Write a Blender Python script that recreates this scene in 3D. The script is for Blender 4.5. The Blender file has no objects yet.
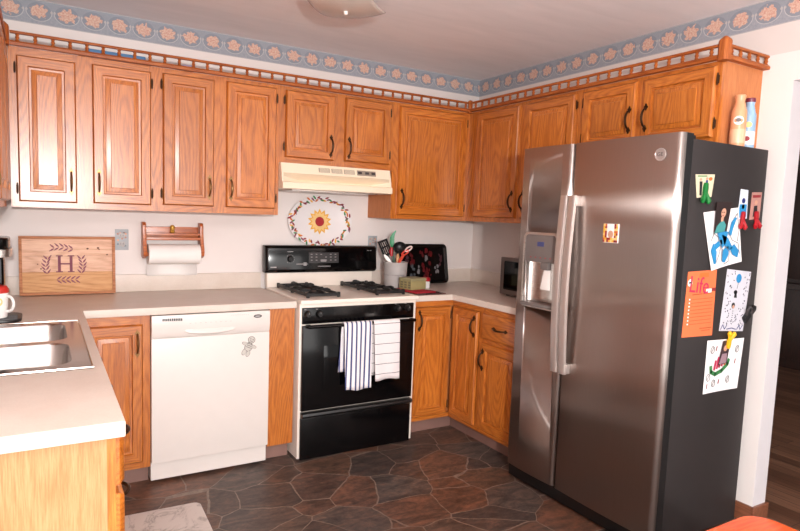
import bpy, bmesh, math, random
from mathutils import Vector, Matrix
random.seed(7)
SC = bpy.context.scene
COL = SC.collection
R = math.radians

# ------------------------------------------------------------------ camera, light, exposure
cam_d = bpy.data.cameras.new('camera')
cam = bpy.data.objects.new('camera', cam_d)
COL.objects.link(cam)
CAM_POS = Vector((-2.9056, -3.7099, 1.4057))
cr = Vector((0.86439154, -0.5015938, 0.03508458)); cu = Vector((0.01753582, 0.09980546, 0.99485243)); cf = Vector((0.50251344, 0.85932679, -0.09506685))
cam.matrix_world = Matrix(((cr.x, cu.x, -cf.x, CAM_POS.x), (cr.y, cu.y, -cf.y, CAM_POS.y), (cr.z, cu.z, -cf.z, CAM_POS.z), (0, 0, 0, 1)))
cam_d.sensor_fit = 'HORIZONTAL'; cam_d.sensor_width = 36.0
cam_d.lens = 596.79 / 800 * 36.0
cam_d.shift_x = 10.18 / 800; cam_d.shift_y = 6.65 / 800
cam_d.clip_start = 0.02
SC.camera = cam

world = bpy.data.worlds.new('world'); SC.world = world; world.use_nodes = True
bg = world.node_tree.nodes['Background']
bg.inputs[0].default_value = (1.0, 0.965, 0.945, 1); bg.inputs[1].default_value = 0.78

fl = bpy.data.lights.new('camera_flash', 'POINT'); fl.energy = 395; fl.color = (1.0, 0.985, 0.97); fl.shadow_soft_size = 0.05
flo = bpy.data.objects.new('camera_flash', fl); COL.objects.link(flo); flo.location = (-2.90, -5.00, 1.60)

dl_ = bpy.data.lights.new('rear_fill', 'AREA'); dl_.shape = 'RECTANGLE'; dl_.size = 2.4; dl_.size_y = 1.9; dl_.energy = 55; dl_.color = (1.0, 0.97, 0.95)
dlo = bpy.data.objects.new('rear_fill', dl_); COL.objects.link(dlo); dlo.location = (-1.9, -5.4, 1.0); dlo.rotation_euler = (R(108), 0, 0)   # added fill lamp behind the camera to brighten the ceiling, no real source

SC.view_settings.view_transform = 'Standard'
SC.view_settings.look = 'None'
SC.view_settings.exposure = 0.10
SC.view_settings.gamma = 1.0
SC.view_settings.use_curve_mapping = False

# ------------------------------------------------------------------ materials
def s2l(c):
    return tuple(((v / 255) / 12.92 if v / 255 <= 0.04045 else ((v / 255 + 0.055) / 1.055) ** 2.4) for v in c)
def rgba(c): return (*s2l(c), 1)

class NT:
    """tiny node-graph writer"""
    def __init__(self, name):
        self.m = bpy.data.materials.new(name); self.m.use_nodes = True
        self.t = self.m.node_tree; self.b = self.t.nodes['Principled BSDF']
    def n(self, typ, **kw):
        x = self.t.nodes.new(typ)
        for k, v in kw.items(): setattr(x, k, v)
        return x
    def lk(self, a, b): self.t.links.new(a, b)
    def val(self, sock, v):
        if hasattr(v, 'is_output') or isinstance(v, bpy.types.NodeSocket): self.lk(v, sock)
        else: sock.default_value = v
    def math(self, op, a, b=None, c=None):
        x = self.n('ShaderNodeMath', operation=op); self.val(x.inputs[0], a)
        if b is not None: self.val(x.inputs[1], b)
        if c is not None: self.val(x.inputs[2], c)
        return x.outputs[0]
    def mix(self, f, a, b, mode='MIX'):
        x = self.n('ShaderNodeMix', data_type='RGBA', blend_type=mode)
        self.val(x.inputs[0], f); self.val(x.inputs[6], a); self.val(x.inputs[7], b); return x.outputs[2]
    def coord(self, which='Object'): return self.n('ShaderNodeTexCoord').outputs[which]
    def mapping(self, v, scale=(1, 1, 1), loc=(0, 0, 0), rot=(0, 0, 0)):
        x = self.n('ShaderNodeMapping'); self.lk(v, x.inputs[0]); x.inputs[1].default_value = loc; x.inputs[2].default_value = rot; x.inputs[3].default_value = scale; return x.outputs[0]
    def noise(self, v, scale=5, detail=4, rough=0.5, dist=0):
        x = self.n('ShaderNodeTexNoise'); self.lk(v, x.inputs['Vector']); x.inputs['Scale'].default_value = scale; x.inputs['Detail'].default_value = detail; x.inputs['Roughness'].default_value = rough; x.inputs['Distortion'].default_value = dist; return x.outputs[0]
    def ramp(self, f, stops):
        x = self.n('ShaderNodeValToRGB'); self.lk(f, x.inputs[0]); e = x.color_ramp.elements
        while len(e) < len(stops): e.new(0.5)
        for i, (p, c) in enumerate(stops): e[i].position = p; e[i].color = c if len(c) == 4 else (*c, 1)
        return x.outputs[0]
    def bump(self, h, strength=0.2, dist=0.01):
        x = self.n('ShaderNodeBump'); self.lk(h, x.inputs['Height']); x.inputs['Strength'].default_value = strength; x.inputs['Distance'].default_value = dist; self.lk(x.outputs[0], self.b.inputs['Normal'])
    def set(self, color=None, rough=None, metal=None, spec=None, coat=None, **kw):
        if color is not None: self.val(self.b.inputs['Base Color'], color)
        if rough is not None: self.val(self.b.inputs['Roughness'], rough)
        if metal is not None: self.val(self.b.inputs['Metallic'], metal)
        if spec is not None: self.b.inputs['Specular IOR Level'].default_value = spec
        if coat is not None: self.b.inputs['Coat Weight'].default_value = coat; self.b.inputs['Coat Roughness'].default_value = 0.25
        return self.m
    def rnd(self, v, k=7.0):
        o = self.n('ShaderNodeObjectInfo').outputs['Random']
        a = self.n('ShaderNodeVectorMath', operation='ADD'); self.lk(v, a.inputs[0])
        c = self.n('ShaderNodeCombineXYZ'); q = self.math('MULTIPLY', o, k)
        for i in range(3): self.lk(q, c.inputs[i])
        self.lk(c.outputs[0], a.inputs[1]); return a.outputs[0], o

def plain(name, c, rough=0.5, metal=0.0, spec=0.5, vary=0.06, **kw):
    k = NT(name); v = k.coord()
    n = k.noise(v, 14, 3)
    lo = tuple(max(0, x * (1 - vary)) for x in s2l(c)); hi = tuple(min(1, x * (1 + vary)) for x in s2l(c))
    k.set(k.ramp(n, [(0.3, lo), (0.7, hi)]), rough, metal, spec, **kw)
    return k.m

def wood(name, axis, light, mid, dark, rough=0.29, gs=1.0, spec=0.85, cathedral=1.0):
    """oak-like: stretched pore noise plus contour lines of a stretched field (cathedral grain)"""
    k = NT(name); v, o = k.rnd(k.coord())
    st = {'x': (0.055, 1, 1), 'y': (1, 0.055, 1), 'z': (1, 1, 0.055)}[axis]
    st2 = {'x': (0.16, 1, 1), 'y': (1, 0.16, 1), 'z': (1, 1, 0.16)}[axis]
    a = k.mapping(v, st); b = k.mapping(v, st2)
    field = k.noise(b, 4.2 * gs, 2, 0.4, 0.15)
    rings = k.math('SINE', k.math('MULTIPLY', field, 210.0))
    rings = k.math('POWER', k.math('MULTIPLY_ADD', rings, 0.5, 0.5), 1.6)
    pores = k.noise(a, 260 * gs, 4, 0.65)
    broad = k.noise(a, 40 * gs, 3, 0.5)
    f = k.math('ADD', k.math('MULTIPLY', rings, 0.14 * cathedral), k.math('ADD', k.math('MULTIPLY', pores, 0.66), k.math('MULTIPLY', broad, 0.22)))
    c = k.ramp(f, [(0.34, s2l(light)), (0.54, s2l(mid)), (0.78, s2l(dark))])
    hv = k.n('ShaderNodeHueSaturation'); k.lk(c, hv.inputs['Color'])
    k.lk(k.math('MULTIPLY_ADD', o, 0.16, 0.92), hv.inputs['Value'])
    k.set(hv.outputs[0], rough, spec=spec)
    k.bump(pores, 0.12, 0.002)
    return k.m

OAK = [(205, 124, 49), (179, 98, 31), (126, 60, 15)]
oak = {a: wood('oak_' + a, a, *OAK) for a in 'xyz'}
RED = [(182, 104, 50), (158, 82, 36), (116, 54, 22)]
redoak = {a: wood('stained_oak_' + a, a, *RED, 0.45, 1.0, 0.25) for a in 'xyz'}
oak_side = wood('oak_side_panel', 'z', (200, 128, 78), (184, 112, 66), (158, 92, 52), 0.5, 1.0, 0.3, 0.3)
oak_pale = wood('oak_end_panel', 'z', (190, 146, 102), (174, 126, 82), (144, 96, 56), 0.45, 1.0, 0.4, 0.6)
holder_wood = wood('holder_wood', 'x', (200, 112, 54), (174, 88, 38), (124, 56, 24), 0.35)
sign_wood = wood('sign_plank', 'x', (234, 196, 170), (218, 174, 148), (176, 128, 102), 0.6, 1.0, 0.3)
sign_wood2 = wood('sign_plank_golden', 'x', (216, 170, 124), (200, 148, 102), (160, 108, 68), 0.6, 1.0, 0.3)
sign_frame = wood('sign_frame_wood', 'x', (196, 136, 96), (172, 112, 76), (122, 74, 48), 0.6, 1.0, 0.3)
table_wood = wood('orange_table_wood', 'x', (214, 88, 32), (200, 74, 26), (168, 56, 18), 0.25, 0.8)
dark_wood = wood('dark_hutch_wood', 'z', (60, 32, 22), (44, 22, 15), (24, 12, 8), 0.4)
kick_m = plain('toe_kick_vinyl', (134, 100, 90), 0.6)
base_m = wood('baseboard_wood', 'y', (134, 82, 58), (116, 68, 46), (88, 48, 30), 0.4)

def wall_mat():
    k = NT('wall_paint'); v = k.coord()
    n = k.noise(v, 3, 3); f = k.noise(v, 160, 2)
    k.set(k.ramp(n, [(0.3, s2l((226, 217, 213))), (0.7, s2l((231, 222, 218)))]), 0.55, spec=0.3)
    k.bump(f, 0.06, 0.002); return k.m
wall_m = wall_mat()
def ceil_mat():
    k = NT('ceiling_paint'); v = k.mapping(k.coord(), (1, 5, 1), rot=(0, 0, 0.5))
    n = k.noise(v, 2.2, 4, 0.55, 0.6); f = k.noise(k.coord(), 90, 2)
    k.set(k.ramp(n, [(0.3, s2l((238, 236, 238))), (0.7, s2l((246, 243, 245)))]), 0.6, spec=0.25)
    k.bump(f, 0.08, 0.003); return k.m
ceil_m = ceil_mat()
jamb_m = plain('jamb_paint', (214, 208, 210), 0.5, vary=0.015)

def floor_mat():
    k = NT('flagstone_vinyl'); v = k.coord()
    nz = k.n('ShaderNodeTexNoise'); k.lk(v, nz.inputs['Vector']); nz.inputs['Scale'].default_value = 2.2; nz.inputs['Detail'].default_value = 3
    off = k.n('ShaderNodeVectorMath', operation='MULTIPLY_ADD'); k.lk(nz.outputs['Color'], off.inputs[0]); off.inputs[1].default_value = (0.16, 0.16, 0); k.lk(v, off.inputs[2])
    p = k.mapping(off.outputs[0], (1.0, 1.15, 1), rot=(0, 0, 0.35))
    ve = k.n('ShaderNodeTexVoronoi', feature='DISTANCE_TO_EDGE'); k.lk(p, ve.inputs['Vector']); ve.inputs['Scale'].default_value = 3.7
    vc = k.n('ShaderNodeTexVoronoi', feature='F1'); k.lk(p, vc.inputs['Vector']); vc.inputs['Scale'].default_value = 3.7
    sep = k.n('ShaderNodeSeparateColor'); k.lk(vc.outputs['Color'], sep.inputs[0])
    stone = k.ramp(sep.outputs[0], [(0.0, s2l((78, 72, 70))), (0.3, s2l((108, 84, 70))), (0.55, s2l((96, 90, 86))), (0.8, s2l((118, 84, 66))), (1.0, s2l((88, 80, 76)))])
    streak = k.noise(k.mapping(v, (2.2, 6, 1), rot=(0, 0, 0.5)), 2.6, 9, 0.72, 0.9)
    fine = k.noise(v, 38, 6, 0.7)
    stone = k.mix(0.85, stone, k.ramp(streak, [(0.34, (0.24, 0.23, 0.24)), (0.5, (0.78, 0.74, 0.72)), (0.64, (1.45, 1.12, 0.95))]), 'MULTIPLY')
    stone = k.mix(0.6, stone, k.ramp(fine, [(0.3, (0.5, 0.5, 0.5)), (0.7, (1.25, 1.2, 1.2))]), 'MULTIPLY')
    g = k.math('LESS_THAN', ve.outputs['Distance'], 0.0095)
    grout = k.ramp(fine, [(0.3, s2l((104, 90, 80))), (0.7, s2l((146, 128, 114)))])
    k.set(k.mix(g, stone, grout), 0.42, spec=0.4)
    h = k.math('ADD', k.math('MULTIPLY', fine, 0.5), k.math('MULTIPLY', g, -0.6)); k.bump(h, 0.25, 0.004)
    return k.m
floor_m = floor_mat()
def plank_mat():
    k = NT('dining_plank_floor'); v = k.mapping(k.coord(), rot=(0, 0, R(90)))
    b = k.n('ShaderNodeTexBrick'); k.lk(v, b.inputs['Vector']); b.inputs['Scale'].default_value = 1; b.inputs['Brick Width'].default_value = 1.2; b.inputs['Row Height'].default_value = 0.09; b.inputs['Mortar Size'].default_value = 0.002
    b.inputs['Color1'].default_value = rgba((96, 64, 48)); b.inputs['Color2'].default_value = rgba((142, 104, 82)); b.inputs['Mortar'].default_value = rgba((40, 24, 18))
    n = k.noise(k.mapping(k.coord(), (40, 2, 1)), 2, 6, 0.6)
    k.set(k.mix(0.8, b.outputs[0], k.ramp(n, [(0.3, (0.5, 0.46, 0.44)), (0.7, (1.25, 1.2, 1.15))]), 'MULTIPLY'), 0.4); return k.m
plank_m = plank_mat()

def border_mat(name, ax):
    """wallpaper border: grey-blue ground, peach flower clusters in darker ovals, cream swags between"""
    k = NT(name); s = k.n('ShaderNodeSeparateXYZ'); k.lk(k.coord(), s.inputs[0])
    u = s.outputs[ax]; z = s.outputs[2]                       # object origin at mid height of the strip
    P = 0.127
    fr = k.math('SUBTRACT', k.math('FRACT', k.math('DIVIDE', u, P)), 0.5)
    x = k.math('MULTIPLY', fr, P)
    zc = k.math('SUBTRACT', z, 0.004)
    r = k.math('SQRT', k.math('ADD', k.math('MULTIPLY', k.math('MULTIPLY', x, 0.82), k.math('MULTIPLY', x, 0.82)), k.math('MULTIPLY', zc, zc)))
    ang = k.math('ARCTAN2', zc, x)
    n1 = k.noise(k.coord(), 55, 3, 0.6)
    petal = k.math('MULTIPLY_ADD', k.math('SINE', k.math('MULTIPLY', ang, 7.0)), 0.004, 0.031)
    petal = k.math('ADD', petal, k.math('MULTIPLY', k.math('SUBTRACT', n1, 0.5), 0.05))
    flower = k.math('LESS_THAN', r, petal)
    oval = k.math('LESS_THAN', r, 0.0455)
    ring = k.math('MULTIPLY', k.math('LESS_THAN', k.math('ABSOLUTE', k.math('SUBTRACT', r, 0.0475)), 0.0014), k.math('LESS_THAN', zc, 0.012))
    curl = k.math('LESS_THAN', k.math('SQRT', k.math('ADD', k.math('POWER', k.math('SUBTRACT', k.math('ABSOLUTE', x), 0.056), 2.0), k.math('POWER', k.math('SUBTRACT', zc, 0.004), 2.0))), 0.006)
    ground = k.ramp(k.noise(k.coord(), 90, 3), [(0.3, s2l((146, 150, 158))), (0.7, s2l((160, 162, 170)))])
    gl = k.mix(k.math('GREATER_THAN', zc, 0.0), ground, rgba((144, 150, 158)))
    c = k.mix(0.6, ground, gl)
    c = k.mix(k.math('MULTIPLY', oval, 0.6), c, rgba((128, 134, 144)))
    c = k.mix(k.math('MULTIPLY', ring, 0.7), c, rgba((196, 194, 194))); c = k.mix(k.math('MULTIPLY', curl, 0.7), c, rgba((190, 182, 178)))
    fcol = k.ramp(k.noise(k.coord(), 120, 3, 0.6), [(0.32, s2l((192, 138, 126))), (0.5, s2l((206, 168, 152))), (0.68, s2l((214, 190, 168)))])
    c = k.mix(flower, c, fcol)
    edge = k.math('GREATER_THAN', k.math('ABSOLUTE', z), 0.0575)
    c = k.mix(edge, c, rgba((178, 176, 178)))
    k.set(c, 0.6, spec=0.25); return k.m

def counter_mat():
    k = NT('laminate_counter'); v = k.coord()
    n = k.noise(v, 9, 5, 0.6); f = k.noise(v, 220, 2)
    c = k.ramp(n, [(0.3, s2l((214, 199, 187))), (0.7, s2l((222, 209, 198)))])
    c = k.mix(0.5, c, k.ramp(f, [(0.4, (0.93, 0.93, 0.93)), (0.6, (1, 1, 1))]), 'MULTIPLY')
    k.set(c, 0.38, spec=0.45); return k.m
counter_m = counter_mat()

def steel_mat(name, col, rough, aniso, brush=(1, 1, 60), rot=0.0, axis='Z'):
    k = NT(name); v = k.mapping(k.coord(), brush)
    n = k.noise(v, 12, 5, 0.7); w = k.noise(k.coord(), 2.2, 2)
    c0 = s2l(col)
    k.set(k.ramp(n, [(0.3, tuple(x * 0.93 for x in c0)), (0.7, c0)]), k.math('MULTIPLY_ADD', n, 0.08, rough - 0.04), 1.0)
    k.b.inputs['Anisotropic'].default_value = aniso; k.b.inputs['Anisotropic Rotation'].default_value = rot
    t = k.n('ShaderNodeTangent', direction_type='RADIAL', axis=axis); k.lk(t.outputs[0], k.b.inputs['Tangent'])
    return k.m
def brushed_door():
    """brushed sheet: a sharp lobe smeared sideways by the upright brushing, over a softer metal lobe"""
    k = NT('stainless_door'); v = k.mapping(k.coord(), (60, 60, 1)); n = k.noise(v, 8, 4, 0.6)
    c0 = s2l((168, 157, 152)); col = k.ramp(n, [(0.3, tuple(x * 0.94 for x in c0)), (0.7, c0)])
    k.set(col, 0.24, 1.0)
    g = k.n('ShaderNodeBsdfAnisotropic', distribution='BECKMANN'); k.lk(col, g.inputs['Color'])
    g.inputs['Roughness'].default_value = 0.295; g.inputs['Anisotropy'].default_value = -0.82
    t = k.n('ShaderNodeTangent', direction_type='RADIAL', axis='Z'); k.lk(t.outputs[0], g.inputs['Tangent'])
    mx = k.n('ShaderNodeMixShader'); mx.inputs[0].default_value = 0.72
    k.lk(k.b.outputs[0], mx.inputs[1]); k.lk(g.outputs[0], mx.inputs[2]); k.lk(mx.outputs[0], k.t.nodes['Material Output'].inputs[0])
    return k.m
steel_m = brushed_door()
steel_h = steel_mat('stainless_trim', (205, 200, 196), 0.28, 0.0)
handle_m = plain('satin_handle', (208, 200, 195), 0.42, 0.85, vary=0.01)
rim_m = steel_mat('sink_rim_steel', (176, 164, 156), 0.13, 0.0, (1, 60, 1))
sink_m = steel_mat('sink_steel', (205, 200, 196), 0.24, 0.0, (1, 60, 1))
fridge_side = plain('fridge_side_charcoal', (41, 36, 36), 0.5, vary=0.05)
black_gloss = plain('black_gloss', (8, 7, 8), 0.14, spec=0.3)
black_satin = plain('black_satin', (20, 19, 20), 0.4)
black_glass = plain('black_glass', (5, 5, 6), 0.06, spec=0.35)
cast_iron = plain('cast_iron', (16, 15, 16), 0.45)
grey_plastic = plain('grey_plastic', (112, 104, 101), 0.4)
dark_grey = plain('dark_grey_plastic', (60, 56, 56), 0.4)
white_enamel = plain('white_enamel', (238, 226, 214), 0.28, vary=0.01)
dw_white = plain('dishwasher_white', (222, 213, 207), 0.3, vary=0.01)
almond = plain('almond_enamel', (240, 222, 196), 0.35, vary=0.012)
almond_dk = plain('almond_slots', (128, 118, 104), 0.5)
brass = plain('antique_brass', (138, 104, 66), 0.32, 0.85)
bronze = plain('dark_bronze', (72, 50, 34), 0.38, 0.8)
white_m = plain('white_ceramic', (240, 236, 232), 0.25, vary=0.01)
paper_m = plain('white_paper', (236, 232, 232), 0.8, spec=0.2, vary=0.01)
towel_paper = plain('paper_towel', (240, 234, 230), 0.9, spec=0.1, vary=0.015)
red_m = plain('red_plastic', (166, 22, 32), 0.35)
green_m = plain('green_plastic', (16, 112, 48), 0.35)
kelly = plain('green_silicone', (18, 130, 78), 0.4)
blue_m = plain('blue_ink', (36, 132, 186), 0.6)
navy_m = plain('navy_ink', (30, 44, 110), 0.6)
ink_m = plain('black_ink', (28, 26, 30), 0.7)
greyink = plain('grey_ink', (120, 112, 110), 0.7)
pink_m = plain('magenta_ink', (186, 34, 78), 0.6)
yellow_m = plain('yellow_plastic', (236, 176, 24), 0.4)
gold_m = plain('petal_gold', (232, 172, 60), 0.5)
cream_m = plain('petal_cream', (240, 200, 130), 0.5)
leafgreen = plain('leaf_green_ink', (60, 130, 74), 0.6)
teal_m = plain('teal_ink', (64, 142, 142), 0.6)
maroon = plain('maroon_ink', (140, 36, 44), 0.6)
rust_m = plain('rust_ink', (200, 104, 44), 0.6)
orange_paper = plain('orange_paper', (226, 112, 66), 0.7, vary=0.03)
skin_ink = plain('photo_skin', (196, 148, 124), 0.5)
plum_ink = plain('plum_stain', (136, 74, 92), 0.7)
stone_m = plain('stoneware_grey', (176, 170, 168), 0.45)
khaki_m = plain('khaki_box', (158, 146, 100), 0.5)
khaki_dk = plain('khaki_print', (110, 104, 78), 0.5)
outlet_m = plain('outlet_floral', (168, 172, 176), 0.5)
peach_m = plain('peach_can', (222, 160, 120), 0.3)
peach_hi = plain('peach_band', (228, 184, 150), 0.35)
sky_m = plain('sky_blue_can', (146, 178, 206), 0.3)
lilac_m = plain('lilac_plastic', (188, 176, 206), 0.4)
trayblue = plain('blue_tray', (84, 126, 168), 0.4)
hinge_m = bronze
lens_m = plain('frosted_glass_shade', (206, 196, 188), 0.25, vary=0.03)
screen_m = plain('lcd_blue', (56, 66, 116), 0.3)
cord_m = white_m
def mat_marble():
    k = NT('marble_print_mat'); v = k.coord()
    n = k.noise(v, 5, 6, 0.6, 1.2); a = k.math('ABSOLUTE', k.math('SUBTRACT', n, 0.5))
    c = k.ramp(a, [(0.0, s2l((168, 158, 152))), (0.012, s2l((204, 194, 187))), (0.05, s2l((214, 204, 197)))])
    k.set(c, 0.6); return k.m
def mat_stripe(name, ax, period, width, base, line, off=0.0):
    k = NT(name); s = k.n('ShaderNodeSeparateXYZ'); k.lk(k.coord(), s.inputs[0])
    f = k.math('FRACT', k.math('ADD', k.math('DIVIDE', s.outputs[ax], period), off))
    w = k.noise(k.coord(), 500, 2)
    k.set(k.mix(k.math('LESS_THAN', f, width), rgba(base), rgba(line)), 0.9, spec=0.1); k.bump(w, 0.2, 0.002); return k.m

# ------------------------------------------------------------------ mesh builder
class MB:
    def __init__(s): s.bm = bmesh.new()
    def add(s, vs, fs, mi=0):
        v = [s.bm.verts.new(p) for p in vs]; out = []
        for f in fs:
            try: q = s.bm.faces.new([v[i] for i in f]); q.material_index = mi; out.append(q)
            except ValueError: pass
        return v, out
    def box(s, x0, x1, y0, y1, z0, z1, mi=0, M=None):
        vs = [Vector((x, y, z)) for x in (x0, x1) for y in (y0, y1) for z in (z0, z1)]
        if M is not None: vs = [M @ p for p in vs]
        s.add(vs, [(0, 1, 3, 2), (4, 6, 7, 5), (0, 4, 5, 1), (2, 3, 7, 6), (0, 2, 6, 4), (1, 5, 7, 3)], mi); return s
    def loft(s, loops, mi=0, cap0=True, cap1=True, closed=True):
        n = len(loops[0]); vs = [p for l in loops for p in l]; fs = []
        for i in range(len(loops) - 1):
            for j in range(n if closed else n - 1):
                a = i * n + j; b = i * n + (j + 1) % n; fs.append((a, b, b + n, a + n))
        if cap0: fs.append(tuple(range(n - 1, -1, -1)))
        if cap1: fs.append(tuple(range((len(loops) - 1) * n, len(loops) * n)))
        s.add(vs, fs, mi); return s
    def cyl(s, p0, p1, r, n=16, r2=None, mi=0):
        p0, p1 = Vector(p0), Vector(p1); d = (p1 - p0).normalized(); a = d.orthogonal().normalized(); b = d.cross(a)
        r2 = r if r2 is None else r2
        l = lambda p, rr: [p + (a * math.cos(t) + b * math.sin(t)) * rr for t in [2 * math.pi * i / n for i in range(n)]]
        return s.loft([l(p0, r), l(p1, r2)], mi)
    def tube(s, pts, r, n=8, mi=0, flat=None):
        pts = [Vector(p) for p in pts]; loops = []; up = None
        for i, p in enumerate(pts):
            d = (pts[min(i + 1, len(pts) - 1)] - pts[max(i - 1, 0)]).normalized()
            if up is None: up = d.orthogonal().normalized()
            a = (up - d * up.dot(d)).normalized(); up = a; b = d.cross(a)
            rr = r[i] if isinstance(r, (list, tuple)) else r
            loops.append([p + (a * math.cos(t) + b * math.sin(t)) * rr for t in [2 * math.pi * k / n for k in range(n)]])
        return s.loft(loops, mi)
    def lathe(s, prof, c=(0, 0, 0), n=28, mi=0, M=None, cap=True):
        c = Vector(c); loops = [[Vector((r * math.cos(2 * math.pi * k / n), r * math.sin(2 * math.pi * k / n), z)) for k in range(n)] for r, z in prof]
        loops = [[(M @ p if M is not None else p) + c for p in l] for l in loops]
        return s.loft(loops, mi, cap, cap)
    def prism(s, poly, plane, d0, d1, mi=0, M=None):
        def P(a, b, d):
            p = Vector({'xz': (a, d, b), 'yz': (d, a, b), 'xy': (a, b, d)}[plane])
            return M @ p if M is not None else p
        return s.loft([[P(a, b, d0) for a, b in poly], [P(a, b, d1) for a, b in poly]], mi)
    def ring(s, x0, x1, z0, z1, prof, mi_v=0, mi_h=1, cap=None):
        """mitred frame swept round a rectangle in XZ; prof = [(inset, y)...]; cap = material of the inner face"""
        loops = [[Vector((x0 + d, y, z0 + d)), Vector((x1 - d, y, z0 + d)), Vector((x1 - d, y, z1 - d)), Vector((x0 + d, y, z1 - d))] for d, y in prof]
        n = 4; vv = [[s.bm.verts.new(p) for p in l] for l in loops]
        for i in range(len(vv) - 1):
            for j in range(4):
                f = s.bm.faces.new((vv[i][j], vv[i][(j + 1) % 4], vv[i + 1][(j + 1) % 4], vv[i + 1][j])); f.material_index = mi_h if j in (0, 2) else mi_v
        if cap is not None:
            f = s.bm.faces.new(vv[-1]); f.material_index = cap
        return s
    def bevel(s, w, ang=40, seg=2):
        bmesh.ops.recalc_face_normals(s.bm, faces=s.bm.faces)
        es = [e for e in s.bm.edges if len(e.link_faces) == 2 and e.calc_face_angle(0) > R(ang)]
        if es: bmesh.ops.bevel(s.bm, geom=es, offset=w, segments=seg, profile=0.6, affect='EDGES', clamp_overlap=True)
        return s
    def build(s, name, mats, parent=None, local=False, smooth=True, ang=35, recalc=True):
        bm = s.bm
        if recalc: bmesh.ops.recalc_face_normals(bm, faces=bm.faces)
        me = bpy.data.meshes.new(name); o = bpy.data.objects.new(name, me)
        if parent is not None and not local:
            W = wmat(parent).inverted(); bmesh.ops.transform(bm, matrix=W, verts=bm.verts)
        if parent is None and not local:
            xs = [v.co.x for v in bm.verts]; ys = [v.co.y for v in bm.verts]; zs = [v.co.z for v in bm.verts]
            c = Vector(((min(xs) + max(xs)) / 2, (min(ys) + max(ys)) / 2, min(zs)))
            bmesh.ops.translate(bm, vec=-c, verts=bm.verts); o.location = c
        if smooth:
            for f in bm.faces: f.smooth = True
            for e in bm.edges:
                if len(e.link_faces) == 2 and e.calc_face_angle(0) > R(ang): e.smooth = False
        bm.to_mesh(me); bm.free()
        for m in (mats if isinstance(mats, (list, tuple)) else [mats]): me.materials.append(m)
        COL.objects.link(o)
        if parent is not None: o.parent = parent
        return o

def wmat(o):
    m = Matrix.Identity(4)
    while o is not None:
        m = Matrix.LocRotScale(o.location, o.rotation_euler, o.scale) @ m; o = o.parent
    return m
def tag(o, label=None, cat=None, group=None, kind=None):
    if label: o['label'] = label
    if cat: o['category'] = cat
    if group: o['group'] = group
    if kind: o['kind'] = kind
    return o
def thing(name, label, cat, loc=(0, 0, 0), rz=0.0, group=None):
    o = bpy.data.objects.new(name, None); COL.objects.link(o); o.empty_display_size = 0.05
    o.location = loc; o.rotation_euler = (0, 0, rz); return tag(o, label, cat, group)
def copy_part(o, parent, off):
    c = o.copy(); COL.objects.link(c); c.parent = parent; c.location = o.location + Vector(off)
    for ch in list(o.children): copy_part(ch, c, (0, 0, 0))
    return c
def copy_tree(o, parent=None):
    c = o.copy(); COL.objects.link(c); c.parent = parent
    for ch in list(o.children): copy_tree(ch, c)
    return c
def box(name, x0, x1, y0, y1, z0, z1, m, parent=None, bev=0.0, local=False):
    b = MB().box(x0, x1, y0, y1, z0, z1)
    if bev: b.bevel(bev)
    return b.build(name, m, parent, local)
def struct(o): o['kind'] = 'structure'; return o
def text_mesh(name, body, size, M, mat, parent, ext=0.0004):
    cu_ = bpy.data.curves.new(name, 'FONT'); cu_.body = body; cu_.size = size; cu_.extrude = ext; cu_.align_x = 'CENTER'; cu_.align_y = 'CENTER'
    t = bpy.data.objects.new(name, cu_); COL.objects.link(t); bpy.context.view_layer.update()
    me = bpy.data.meshes.new_from_object(t.evaluated_get(bpy.context.evaluated_depsgraph_get()))
    bpy.data.objects.remove(t); me.name = name
    me.transform(wmat(parent).inverted() @ M if parent else M)
    me.materials.clear(); me.materials.append(mat)
    o = bpy.data.objects.new(name, me); COL.objects.link(o); o.parent = parent; return o
def face_y(x, y, z): return Matrix.Translation((x, y, z)) @ Matrix.Rotation(R(90), 4, 'X')
def face_nx(x, y, z): return Matrix.Translation((x, y, z)) @ Matrix.Rotation(R(-90), 4, 'Z') @ Matrix.Rotation(R(90), 4, 'X')
def slab(xs, ys, inc, z0, z1, bev=0.004):
    """slab over the grid cells for which inc(i, j)"""
    b = MB(); bm = b.bm; V = {}
    def v(i, j):
        if (i, j) not in V: V[i, j] = bm.verts.new((xs[i], ys[j], z0))
        return V[i, j]
    fs = [bm.faces.new((v(i, j), v(i + 1, j), v(i + 1, j + 1), v(i, j + 1))) for i in range(len(xs) - 1) for j in range(len(ys) - 1) if inc(i, j)]
    r = bmesh.ops.extrude_face_region(bm, geom=fs)
    bmesh.ops.translate(bm, vec=(0, 0, z1 - z0), verts=[g for g in r['geom'] if isinstance(g, bmesh.types.BMVert)])
    if bev: b.bevel(bev, 40, 3)
    return b

# ------------------------------------------------------------------ room shell
WL, CEIL = -3.385, 2.45
def fbox(n, *a): return struct(box(n, *a))
fbox('floor', WL - 0.12, 0.054, -5.2, 0.12, -0.05, 0.0, floor_m)
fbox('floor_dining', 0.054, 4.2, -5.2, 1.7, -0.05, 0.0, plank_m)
fbox('ceiling', WL - 0.12, 4.2, -5.2, 1.7, CEIL, CEIL + 0.08, ceil_m)
fbox('wall_back', WL - 0.12, 0.108, 0.0, 0.12, 0, CEIL, wall_m)
fbox('wall_left', WL - 0.12, WL, -4.6, 0.0, 0, CEIL, wall_m)
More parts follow.
